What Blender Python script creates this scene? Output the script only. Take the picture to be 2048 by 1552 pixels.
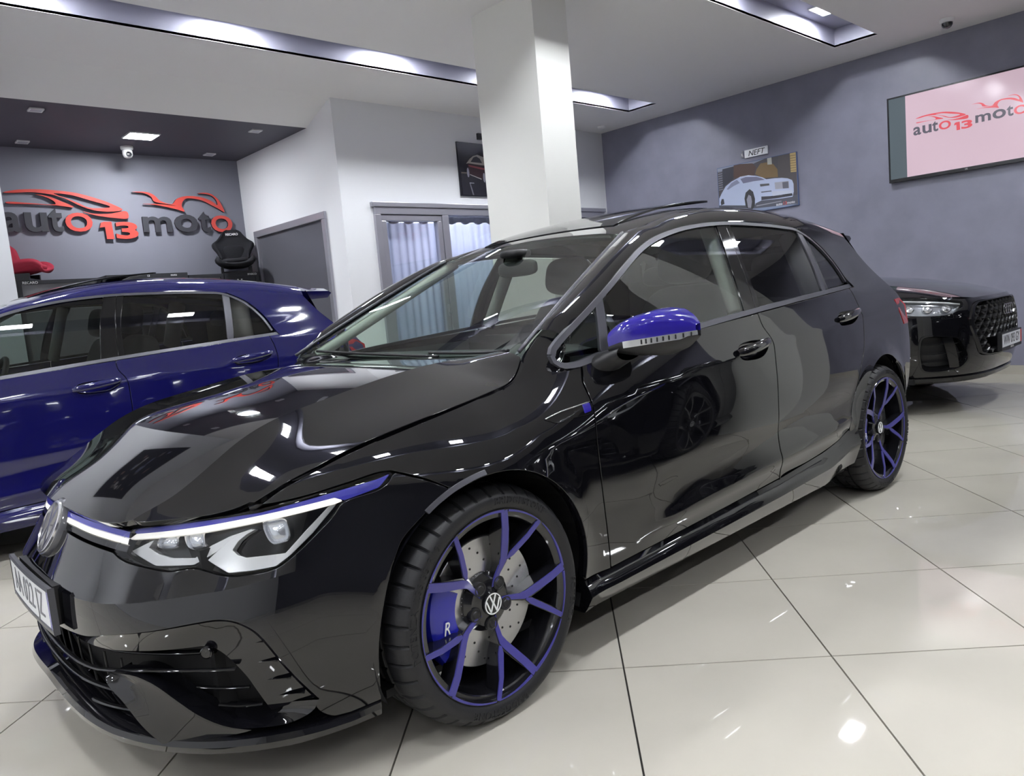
import bpy, bmesh, math, random
import numpy as np
from mathutils import Matrix, Vector
from mathutils.geometry import delaunay_2d_cdt
for _o in list(bpy.data.objects): bpy.data.objects.remove(_o, do_unlink=True)
SC = bpy.context.scene; COL = SC.collection
random.seed(7)
# ---------------- camera (world = metres, X towards the tail of the black car, Y to its right, Z up)
cam = bpy.data.cameras.new('camera'); cam.sensor_fit = 'HORIZONTAL'; cam.sensor_width = 36.0
cam.lens = 1503.92*36/2048; cam.clip_start = .02; cam.clip_end = 100
cam_o = bpy.data.objects.new('camera', cam); COL.objects.link(cam_o)
_r = Vector((.72474349,-.6833417,-.08826659)); _u = Vector((.14174114,.02249696,.98964809)); _f = Vector((.67428208,.72975202,-.11316216))
_m = Matrix((_r,_u,-_f)).transposed().to_4x4(); _m.translation = (-1.2052247,-2.32379829,1.09694215)
cam_o.matrix_world = _m; SC.camera = cam_o
# ---------------- world, exposure
wd = bpy.data.worlds.new('world'); SC.world = wd; wd.use_nodes = True
wd.node_tree.nodes['Background'].inputs[0].default_value = (.55,.58,.66,1)
wd.node_tree.nodes['Background'].inputs[1].default_value = .10
SC.view_settings.view_transform = 'Standard'; SC.view_settings.look = 'None'; SC.view_settings.gamma = 1
SC.view_settings.use_curve_mapping = False; SC.view_settings.exposure = 0.20
LAMP_E = 205.0 # radiance of the ceiling panels
# ---------------- materials
MATS = {}
def mat(name, color, rough=.5, metal=0., coat=0., coat_rough=.03, trans=0., ior=1.45, emit=None, emit_s=0., alpha=1., spec=.5, noise=None, bump=None):
    if name in MATS: return MATS[name]
    m = bpy.data.materials.new(name); m.use_nodes = True; nt = m.node_tree; b = nt.nodes['Principled BSDF']; I = b.inputs
    I['Base Color'].default_value = (*color,1); I['Roughness'].default_value = rough; I['Metallic'].default_value = metal
    I['Coat Weight'].default_value = coat; I['Coat Roughness'].default_value = coat_rough; I['Transmission Weight'].default_value = trans
    I['IOR'].default_value = ior; I['Alpha'].default_value = alpha; I['Specular IOR Level'].default_value = spec
    if emit: I['Emission Color'].default_value = (*emit,1); I['Emission Strength'].default_value = emit_s
    if noise:                                       # (scale, darker factor)
        tc = nt.nodes.new('ShaderNodeTexCoord'); n = nt.nodes.new('ShaderNodeTexNoise'); n.inputs['Scale'].default_value = noise[0]; n.inputs['Detail'].default_value = 5
        r = nt.nodes.new('ShaderNodeMapRange'); r.inputs['From Min'].default_value = .35; r.inputs['From Max'].default_value = .65
        mx = nt.nodes.new('ShaderNodeMix'); mx.data_type = 'RGBA'
        mx.inputs[6].default_value = tuple(c*noise[1] for c in color)+(1,); mx.inputs[7].default_value = (*color,1)
        nt.links.new(tc.outputs['Object'], n.inputs['Vector']); nt.links.new(n.outputs['Fac'], r.inputs['Value']); nt.links.new(r.outputs['Result'], mx.inputs[0]); nt.links.new(mx.outputs[2], I['Base Color'])
    if bump:
        tc = nt.nodes.new('ShaderNodeTexCoord'); n = nt.nodes.new('ShaderNodeTexNoise'); n.inputs['Scale'].default_value = bump[0]; n.inputs['Detail'].default_value = 4
        bp = nt.nodes.new('ShaderNodeBump'); bp.inputs['Strength'].default_value = bump[1]; bp.inputs['Distance'].default_value = .004
        nt.links.new(tc.outputs['Object'], n.inputs['Vector']); nt.links.new(n.outputs['Fac'], bp.inputs['Height']); nt.links.new(bp.outputs['Normal'], I['Normal'])
    MATS[name] = m; return m
def glass_mat(name, tint, refl=1.0, ior=1.5):
    """thin automotive pane: tinted see-through plus fresnel mirror"""
    if name in MATS: return MATS[name]
    m = bpy.data.materials.new(name); m.use_nodes = True; nt = m.node_tree; nt.nodes.clear()
    o = nt.nodes.new('ShaderNodeOutputMaterial'); t = nt.nodes.new('ShaderNodeBsdfTransparent'); g = nt.nodes.new('ShaderNodeBsdfGlossy')
    f = nt.nodes.new('ShaderNodeFresnel'); mx = nt.nodes.new('ShaderNodeMixShader'); ge = nt.nodes.new('ShaderNodeNewGeometry'); mr = nt.nodes.new('ShaderNodeMapRange'); mr.inputs['To Min'].default_value = ior; mr.inputs['To Max'].default_value = 1/ior
    nt.links.new(ge.outputs['Backfacing'], mr.inputs['Value']); nt.links.new(mr.outputs['Result'], f.inputs['IOR'])
    t.inputs[0].default_value = (*tint,1); g.inputs['Roughness'].default_value = .0; g.inputs[0].default_value = (refl,refl,refl,1)
    nt.links.new(f.outputs[0], mx.inputs[0]); nt.links.new(t.outputs[0], mx.inputs[1]); nt.links.new(g.outputs[0], mx.inputs[2]); nt.links.new(mx.outputs[0], o.inputs[0])
    MATS[name] = m; return m
# ---------------- objects
def link(name, me, m=None, parent=None, smooth=False):
    o = bpy.data.objects.new(name, me); COL.objects.link(o)
    if m is not None: me.materials.append(m)
    if parent is not None: o.parent = parent
    if smooth: me.shade_smooth()
    return o
def thing(name, label, cat, loc=(0,0,0), rz=0, group=None):
    o = bpy.data.objects.new(name, None); COL.objects.link(o); o.location = loc; o.rotation_euler = (0,0,rz); o.empty_display_size = .1
    o['label'] = label; o['category'] = cat
    if group: o['group'] = group
    return o
def tag(o, label=None, cat=None, group=None, kind=None):
    if label: o['label'] = label
    if cat: o['category'] = cat
    if group: o['group'] = group
    if kind: o['kind'] = kind
    return o
def pydata(name, V, F, m=None, parent=None, N=None, smooth=False, auto=None):
    me = bpy.data.meshes.new(name); me.from_pydata([tuple(map(float,v)) for v in V], [], [tuple(map(int,f)) for f in F]); me.update()
    if N is not None:
        me.shade_smooth(); me.normals_split_custom_set_from_vertices([tuple(map(float,n)) for n in N])
    elif auto is not None:
        me.shade_smooth(); me.set_sharp_from_angle(angle=math.radians(auto))
    elif smooth: me.shade_smooth()
    return link(name, me, m, parent)
class MB:
    """collects simple shapes into one mesh"""
    def __init__(s): s.V=[]; s.F=[]
    def add(s, V, F):
        k=len(s.V); s.V+= [tuple(map(float,v)) for v in V]; s.F+= [tuple(int(i)+k for i in f) for f in F]; return s
    def box(s, x0,x1,y0,y1,z0,z1):
        return s.add([(x0,y0,z0),(x1,y0,z0),(x1,y1,z0),(x0,y1,z0),(x0,y0,z1),(x1,y0,z1),(x1,y1,z1),(x0,y1,z1)],[(0,3,2,1),(4,5,6,7),(0,1,5,4),(1,2,6,5),(2,3,7,6),(3,0,4,7)])
    def quad(s, a,b,c,d): return s.add([a,b,c,d],[(0,1,2,3)])
    def prism(s, pts, f0, f1):
        """closed 2-D polygon pts extruded between point makers f0(p), f1(p)"""
        n=len(pts); return s.add([f0(p) for p in pts]+[f1(p) for p in pts],[tuple(range(n))[::-1],tuple(range(n,2*n))]+[(i,(i+1)%n,(i+1)%n+n,i+n) for i in range(n)])
    def grid(s, rows, cu=False, cv=False):
        R=[np.asarray(r,float) for r in rows]; n=len(R); k=len(R[0]); V=np.concatenate(R)
        F=[(i*k+j, i*k+(j+1)%k, ((i+1)%n)*k+(j+1)%k, ((i+1)%n)*k+j) for i in range(n if cv else n-1) for j in range(k if cu else k-1)]
        return s.add(V,F)
    def tube(s, path, r, seg=8, caps=True, flat=1.0, up=(0,0,1)):
        P=np.asarray(path,float); n=len(P); r=np.broadcast_to(np.asarray(r,float),(n,)); T=np.gradient(P,axis=0); rows=[]
        for i in range(n):
            t=T[i]/np.linalg.norm(T[i]); a=np.cross(t,up)
            if np.linalg.norm(a)<1e-3: a=np.cross(t,(1,0,0))
            a/=np.linalg.norm(a); b=np.cross(a,t)
            rows.append([P[i]+r[i]*(math.cos(q)*a+flat*math.sin(q)*b) for q in np.linspace(0,2*math.pi,seg,endpoint=False)])
        k=len(s.V); s.grid(rows,cu=True)
        if caps: s.F.append(tuple(range(k,k+seg))[::-1]); s.F.append(tuple(range(k+(n-1)*seg,k+n*seg)))
        return s
    def lathe(s, prof, c, axis='y', seg=48, close=False):
        """profile (radius, offset along axis) turned about the axis through c"""
        rows=[]
        for a in np.linspace(0,2*math.pi,seg,endpoint=False):
            ca,sa=math.cos(a),math.sin(a); row=[]
            for r,h in prof:
                row.append({'y':(c[0]+r*ca,c[1]+h,c[2]+r*sa),'z':(c[0]+r*ca,c[1]+r*sa,c[2]+h),'x':(c[0]+h,c[1]+r*ca,c[2]+r*sa)}[axis])
            rows.append(row)
        return s.grid(rows,cu=close,cv=True)
    def build(s, name, m=None, parent=None, auto=None, smooth=False, bevel=None):
        me=bpy.data.meshes.new(name); me.from_pydata(s.V,[],s.F); me.update()
        bm=bmesh.new(); bm.from_mesh(me); bmesh.ops.recalc_face_normals(bm,faces=bm.faces)
        if bevel: bmesh.ops.bevel(bm,geom=[e for e in bm.edges if e.is_manifold and e.calc_face_angle(0)>.5],offset=bevel,segments=2,profile=.5,affect='EDGES')
        bm.to_mesh(me); bm.free()
        if auto is not None: me.shade_smooth(); me.set_sharp_from_angle(angle=math.radians(auto))
        elif smooth: me.shade_smooth()
        return link(name,me,m,parent)
# ---------------- surface panels
def catmull(P, closed=False, per=6):
    P=np.asarray(P,float); n=len(P)
    if n<3: 
        return P if n<2 else np.array([P[0]+(P[1]-P[0])*t for t in np.linspace(0,1,per+1)])
    out=[]
    rng=range(n if closed else n-1)
    for i in rng:
        p1,p2=P[i],P[(i+1)%n]
        p0=P[i-1] if (closed or i>0) else 2*p1-p2
        p3=P[(i+2)%n] if (closed or i+2<n) else 2*p2-p1
        d=[max(np.linalg.norm(b-a),1e-9)**.5 for a,b in((p0,p1),(p1,p2),(p2,p3))]
        t1=d[0]; t2=t1+d[1]; t3=t2+d[2]
        for t in np.linspace(t1,t2,per,endpoint=False):
            a1=(t1-t)/t1*p0+t/t1*p1; a2=(t2-t)/(t2-t1)*p1+(t-t1)/(t2-t1)*p2; a3=(t3-t)/(t3-t2)*p2+(t-t2)/(t3-t2)*p3
            b1=(t2-t)/t2*a1+t/t2*a2; b2=(t3-t)/(t3-t1)*a2+(t-t1)/(t3-t1)*a3
            out.append((t2-t)/(t2-t1)*b1+(t-t1)/(t2-t1)*b2)
    if not closed: out.append(P[-1])
    return np.array(out)
def resample(P, step, closed=False):
    P=np.asarray(P,float)
    if closed: P=np.vstack([P,P[:1]])
    d=np.r_[0,np.cumsum(np.linalg.norm(np.diff(P,axis=0),axis=1))]; n=max(2,int(round(d[-1]/step))+1)
    t=np.linspace(0,d[-1],n); return np.stack([np.interp(t,d,P[:,k]) for k in range(P.shape[1])],1)
def loop(segs, scale, step):
    """segs: list of point lists; ('n',pts) has no bevel, ('l',pts) straight lines -> (points, bevel flag of the edge that starts there)"""
    out=[]; fl=[]
    for s in segs:
        nb=False; lin=False
        if isinstance(s,tuple) and isinstance(s[0],str): nb='n' in s[0]; lin='l' in s[0]; s=s[1]
        Q=np.asarray(s,float)*scale
        Q=resample(Q if (lin or len(Q)<3) else catmull(Q,per=8),step)
        out.append(Q[:-1]); fl+= [not nb]*(len(Q)-1)
    return np.concatenate(out), np.array(fl)
def inside(P, loops):
    c=np.zeros(len(P),bool)
    for L in loops:
        a=L; b=np.roll(L,-1,0)
        for (x0,y0),(x1,y1) in zip(a,b):
            if y0==y1: continue
            m=((y0>P[:,1])!=(y1>P[:,1]))&(P[:,0]<(x1-x0)*(P[:,1]-y0)/(y1-y0)+x0); c^=m
    return c
def area2(L): return .5*np.sum(L[:,0]*np.roll(L[:,1],-1)-np.roll(L[:,0],-1)*L[:,1])
def panel(name, surf, parts, m, parent, scale=(1,1), res=.022, step=None, bev=.0018, depth=.012, out=None, mirror=False, h=8e-4):
    """parts: list of (outer segs, [hole segs...]) in the domain of surf; returns object(s)"""
    scale=np.array(scale,float); step=step or res*.6; V=[];F=[];N=[]
    ref=out if out is not None else (lambda P: P-np.array([1.3,0,.55]))
    f=lambda Q: surf(Q/scale)
    for outer,holes in parts:
        loops=[loop(outer,scale,step)]+[loop(hh,scale,step) for hh in holes]; LL=[]
        for i,(L,fl) in enumerate(loops):
            a=area2(L)
            if (a<0)==(i==0): L=L[::-1]; fl=np.roll(fl[::-1],-1)
            LL.append((L,fl))
        B=np.concatenate([l for l,_ in LL]); E=[]; k=0
        for l,_ in LL: E+=[(k+i,k+(i+1)%len(l)) for i in range(len(l))]; k+=len(l)
        lo=B.min(0); hi=B.max(0); gx=np.arange(lo[0]+res/2,hi[0],res); gy=np.arange(lo[1]+res/2,hi[1],res)
        g=np.stack(np.meshgrid(gx,gy),-1).astype(float); g[1::2,:,0]+=res/2; g=g.reshape(-1,2)
        g=g[inside(g,[l for l,_ in LL])] if len(g) else g
        if len(g):
            d=np.min(np.linalg.norm(g[:,None]-B[None],axis=2),axis=1) if len(g)*len(B)<4e6 else np.concatenate([np.min(np.linalg.norm(q[:,None]-B[None],axis=2),axis=1) for q in np.array_split(g,20)])
            g=g[d>step*.7]
        A=np.vstack([B,g])
        r=delaunay_2d_cdt([Vector(p) for p in A],E,[],0,1e-7); Q=np.array([tuple(v) for v in r[0]]); T=np.array([t for t in r[2]],int)
        cen=Q[T].mean(1); T=T[inside(cen,[l for l,_ in LL])]
        om=np.zeros(len(Q),int)-1
        for i,s in enumerate(r[3]):
            for j in s:
                if j<len(B): om[i]=j
        inv={j:i for i,j in enumerate(om) if j>=0}
        # inward directions for the rim
        nud=np.zeros_like(Q); inwB=np.zeros_like(B); k=0
        for l,_ in LL:
            t=np.roll(l,-1,0)-np.roll(l,1,0); t/=np.maximum(np.linalg.norm(t,axis=1),1e-9)[:,None]; inwB[k:k+len(l)]=np.stack([-t[:,1],t[:,0]],1); k+=len(l)
        for i,j in enumerate(om):
            if j>=0: nud[i]=inwB[j]*h*2.2
        P=f(Q); Qn=Q+nud
        n=np.cross(f(Qn+[h,0])-f(Qn-[h,0]),f(Qn+[0,h])-f(Qn-[0,h])); n/=np.maximum(np.linalg.norm(n,axis=1),1e-12)[:,None]
        sg=np.sign(np.sum(n*ref(P),1)); 
        flip=np.sum(sg)<0
        if flip: n=-n
        if flip: T=T[:,::-1]
        base=len(V); V+=list(P); N+=list(n); F+=[tuple(base+t) for t in T]
        k=0
        for l,fl in LL:
            idx=[inv.get(k+i) for i in range(len(l))]
            q=Q[[i if i is not None else 0 for i in idx]]; iw=inwB[k:k+len(l)]
            mm=f(q)-f(q+iw*2e-3); nn=n[[i if i is not None else 0 for i in idx]]
            mm-=nn*np.sum(mm*nn,1)[:,None]; mm/=np.maximum(np.linalg.norm(mm,axis=1),1e-9)[:,None]
            pp=P[[i if i is not None else 0 for i in idx]]
            b1=len(V); V+=list(pp+mm*bev-nn*bev); N+=list(mm); V+=list(pp+mm*bev-nn*depth); N+=list(mm); L=len(l)
            for i in range(L):
                j=(i+1)%L
                if not fl[i] or idx[i] is None or idx[j] is None: continue
                qa=[(base+idx[i],base+idx[j],b1+j,b1+i),(b1+i,b1+j,b1+L+j,b1+L+i)]
                F+= [t if flip else t[::-1] for t in qa]
            k+=L
    V=np.array(V); N=np.array(N)
    used=np.zeros(len(V),bool); 
    for t in F: used[list(t)]=True
    mp=np.cumsum(used)-1; V=V[used]; N=N[used]; F=[tuple(mp[list(t)]) for t in F]
    res_=[pydata(name,V,F,m,parent,N=N)]
    if mirror:
        res_.append(pydata(name,V*[1,-1,1],[t[::-1] for t in F],m,parent,N=N*[1,-1,1]))
    return res_
def mirror_obj(o, parent=None, name=None):
    """mirrored copy (y -> -y) of a mesh object, with its children"""
    me=o.data; V=np.zeros(len(me.vertices)*3); me.vertices.foreach_get('co',V); V=V.reshape(-1,3)*[1,-1,1]
    nm=bpy.data.meshes.new(me.name); nm.from_pydata([tuple(v) for v in V],[],[tuple(p.vertices)[::-1] for p in me.polygons]); nm.update()
    if me.has_custom_normals:
        nn={}
        for l in me.loops: nn[l.vertex_index]=tuple(me.corner_normals[l.index].vector)
        nm.shade_smooth(); nm.normals_split_custom_set_from_vertices([(nn[i][0],-nn[i][1],nn[i][2]) if i in nn else (0,0,1) for i in range(len(V))])
    elif me.polygons and me.polygons[0].use_smooth: 
        nm.shade_smooth(); nm.set_sharp_from_angle(angle=math.radians(40))
    for mm in me.materials: nm.materials.append(mm)
    c=bpy.data.objects.new(name or o.name.split('.')[0],nm); COL.objects.link(c); c.parent=parent or o.parent
    if 'label' in o: c['label']=o['label']
    for ch in list(o.children): mirror_obj(ch,c)
    return c
# ---------------- body surfaces
def spl(xs,ys):
    """natural cubic spline, linear extrapolation"""
    xs=np.array(xs,float); ys=np.array(ys,float); n=len(xs)
    h=np.diff(xs); A=np.zeros((n,n)); b=np.zeros(n); A[0,0]=A[-1,-1]=1
    for i in range(1,n-1):
        A[i,i-1]=h[i-1]; A[i,i]=2*(h[i-1]+h[i]); A[i,i+1]=h[i]
        b[i]=6*((ys[i+1]-ys[i])/h[i]-(ys[i]-ys[i-1])/h[i-1])
    M=np.linalg.solve(A,b)
    s0=(ys[1]-ys[0])/h[0]-h[0]*(2*M[0]+M[1])/6
    s1=(ys[-1]-ys[-2])/h[-1]+h[-1]*(2*M[-1]+M[-2])/6
    def f(x):
        x=np.asarray(x,float); i=np.clip(np.searchsorted(xs,x)-1,0,n-2)
        t0=xs[i+1]-x; t1=x-xs[i]; hh=h[i]
        v=(M[i]*t0**3+M[i+1]*t1**3)/(6*hh)+(ys[i]/hh-M[i]*hh/6)*t0+(ys[i+1]/hh-M[i+1]*hh/6)*t1
        v=np.where(x<xs[0],ys[0]+s0*(x-xs[0]),v); return np.where(x>xs[-1],ys[-1]+s1*(x-xs[-1]),v)
    return f
def sst(a,b,x):
    t=np.clip((x-a)/(b-a),0,1); return t*t*(3-2*t)
XA=.10
_nu=spl([.50,.536,.607,.671,.72,.80],[-.842,-.821,-.785,-.755,-.725,-.66])   # above nose crease
_nl=spl([.10,.20,.30,.40,.50],[-.800,-.828,-.838,-.842,-.842])               # below
_nm=spl([.10,.25,.40,.50,.60,.70,.80],[-.800,-.835,-.842,-.828,-.788,-.735,-.66])
_w0=spl([.10,.20,.30,.42,.55,.66,.75,.85,.95,1.05],[.800,.838,.860,.877,.887,.889,.884,.872,.852,.832])
_n=spl([.10,.30,.45,.55,.66,.80],[3.0,2.9,2.7,2.45,2.28,2.2])
_zs=spl([-.6,-.25,.1,.45,.8,2.0,3.0],[.60,.63,.67,.72,.76,.84,.86])
_k=spl([-.6,-.2,.1,.22,.36,.5,.8,2.0,3.0],[4.2,4.2,4.2,3.2,1.6,.9,.5,.5,.5])
_zt=spl([-.4,0,.36,1.4,2.2,3.0],[.70,.735,.775,.845,.885,.90])               # tornado crease
_zb=spl([.3,.9,1.44,2.2,2.6],[.905,.945,.985,1.03,1.05])                     # belt
ZC=.50
_dz=spl([0,15,24,28,35,42,47,51,60,75],[-.012,-.012,-.012,-.007,.006,.018,.026,.036,.046,.05])
def lnose(z,th):
    z=z-_dz(th)
    a=np.where(z>ZC,_nu(z),_nl(z)); m=_nm(z)
    f=sst(50,66,th); return a*(1-f)+m*f
def flare(x,z):
    f=0
    for xc in (0,2.63):
        r=np.hypot(x-xc,z-.318)
        q=np.clip((r-.352)/.112,0,1); f=f+.019*(1-q)**2*sst(.02,.25,z)
    return f
def W(x,z):
    x=np.asarray(x,float); z=np.asarray(z,float)
    w=_w0(z)
    d=np.maximum(0,z-_zs(x)); w=w-_k(x)*d*d*np.where(x<.9,1,1)
    cr=.008*np.exp(-(np.abs(z-_zt(x))/.06)**1.2)*sst(-.1,.5,x)
    w=w+cr
    # rear plan taper
    w=w-.055*sst(1.9,3.2,x)-.30*np.maximum(0,x-2.85)**2
    zl=.325+.055*(x-.5); w=w+.011*np.exp(-((z-zl)/.034)**2)*sst(.50,.75,x)*sst(2.25,2.0,x)-.007*np.exp(-((z-zl-.11)/.05)**2)*sst(.50,.75,x)*sst(2.25,2.0,x)
    return w
def G(x,z):
    d=z-.95
    return .828-.29*d-.42*d*d-.010*(x-1.2)**2-.30*np.maximum(0,.8-x)**2-.03*np.maximum(0,x-1.9)**2
def S(x,z):
    """half-width of the body side"""
    x=np.asarray(x,float); z=np.asarray(z,float)
    d=np.maximum(0,x-XA); xx=XA+np.where(d<.2,d*d/.4,d-.1+0*d); w=W(np.where(d<.2,xx,xx),z)
    n=_n(z); w1=w*.9
    for i in range(4):
        th=np.degrees(np.arctan2(w1,np.maximum(XA-x,1e-6)))
        fr=np.clip((XA-x)/(XA-lnose(z,th)),0,.9999)
        w1=w*np.where(x<XA,(1-fr**n)**(1/n),1)
    w=w1
    bw=.03+.11*sst(2.30,2.85,x); qq=np.clip((z-_zb(x)+bw)/(2*bw),0,1); t=qq**3*(10-15*qq+6*qq*qq)*sst(.1,.4,x)
    w=w*(1-t)+t*np.minimum(w,G(x,z)+.006)
    return w+flare(x,z)*np.where(x<XA,w1/_w0(z),1)
def side(U,off=0):
    return np.stack([U[:,0],-S(U[:,0],U[:,1])-off,U[:,1]],1)
def nose0(U):
    """(theta deg from front centre, +left; z)"""
    t=np.abs(U[:,0]); th=np.radians(t); sg=np.where(U[:,0]>=0,1,-1); z=U[:,1]
    L=XA-lnose(z,t); Wd=W(np.full_like(z,XA),z); n=_n(z)
    r=((np.cos(th)/L)**n+(np.sin(th)/Wd)**n)**(-1/n)
    x=XA-r*np.cos(th); y=r*np.sin(th); y=y+flare(x,z)*y/_w0(z)
    return np.stack([x,-y*sg,z],1)
def nrm(f,U,h=(1e-3,1e-3)):
    a=f(U+[h[0],0])-f(U-[h[0],0]); b=f(U+[0,h[1]])-f(U-[0,h[1]])
    n=np.cross(a,b); return n/np.linalg.norm(n,axis=1)[:,None]
def nose(U,off=0):
    P=nose0(U)
    if np.any(off):
        n=nrm(nose0,U,(.1,1e-3)); n=n*np.sign(n@np.array([-1,0,0.])+n[:,1]*np.sign(P[:,1]))[:,None]
        P=P+n*np.reshape(off,(-1,1))
    return P
_rc=spl([1.12,1.25,1.4,1.6,1.8,2.0,2.3,2.6,2.9,3.1],[1.347,1.386,1.417,1.443,1.453,1.452,1.432,1.395,1.34,1.295])
def roofz(x,y):
    y=np.abs(y)
    return _rc(x)-.018*(y/.5)**2-.014*np.maximum(0,(y-.40)/.16)**2.2
def roof(U):
    return np.stack([U[:,0],U[:,1],roofz(U[:,0],U[:,1])],1)
_hye=spl([-.76,-.518,-.454,-.381,-.3,-.19,-.063,.097,.206,.284,.346,.55],[.60,.658,.693,.722,.742,.757,.762,.757,.748,.730,.70,.66])
_hze=spl([-.76,-.518,-.454,-.381,-.3,-.19,-.063,.097,.206,.25,.284,.315,.346,.55],[.60,.683,.719,.749,.777,.802,.822,.843,.859,.868,.883,.903,.930,.938])
_hzc=spl([-.82,-.755,-.70,-.6,-.46,-.22,0,.2,.32,.42,.5],[.625,.672,.706,.758,.826,.890,.922,.934,.930,.922,.914])
_hy1=spl([-.80,-.72,-.65,-.5,-.22,0,.2,.5],[.40,.44,.475,.50,.49,.475,.44,.38])
_hz1=spl([-.80,-.72,-.642,-.462,-.22,0,.2,.35,.5],[.600,.665,.704,.812,.878,.912,.927,.928,.92])
def hoodz(x,y):
    y=np.abs(y); y1=_hy1(x); z1=_hz1(x); ye=_hye(x); zc=_hzc(x); ze=_hze(x)
    t=np.clip((y-y1)/(ye-y1),0,1.2)
    f=t+.09*np.sin(np.pi*np.clip(t,0,1))*(1-t)
    return np.where(y<y1,zc-(zc-z1)*(y/y1)**2,z1+(ze-z1)*f)
def hood(U):
    return np.stack([U[:,0],U[:,1],hoodz(U[:,0],U[:,1])],1)
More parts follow.
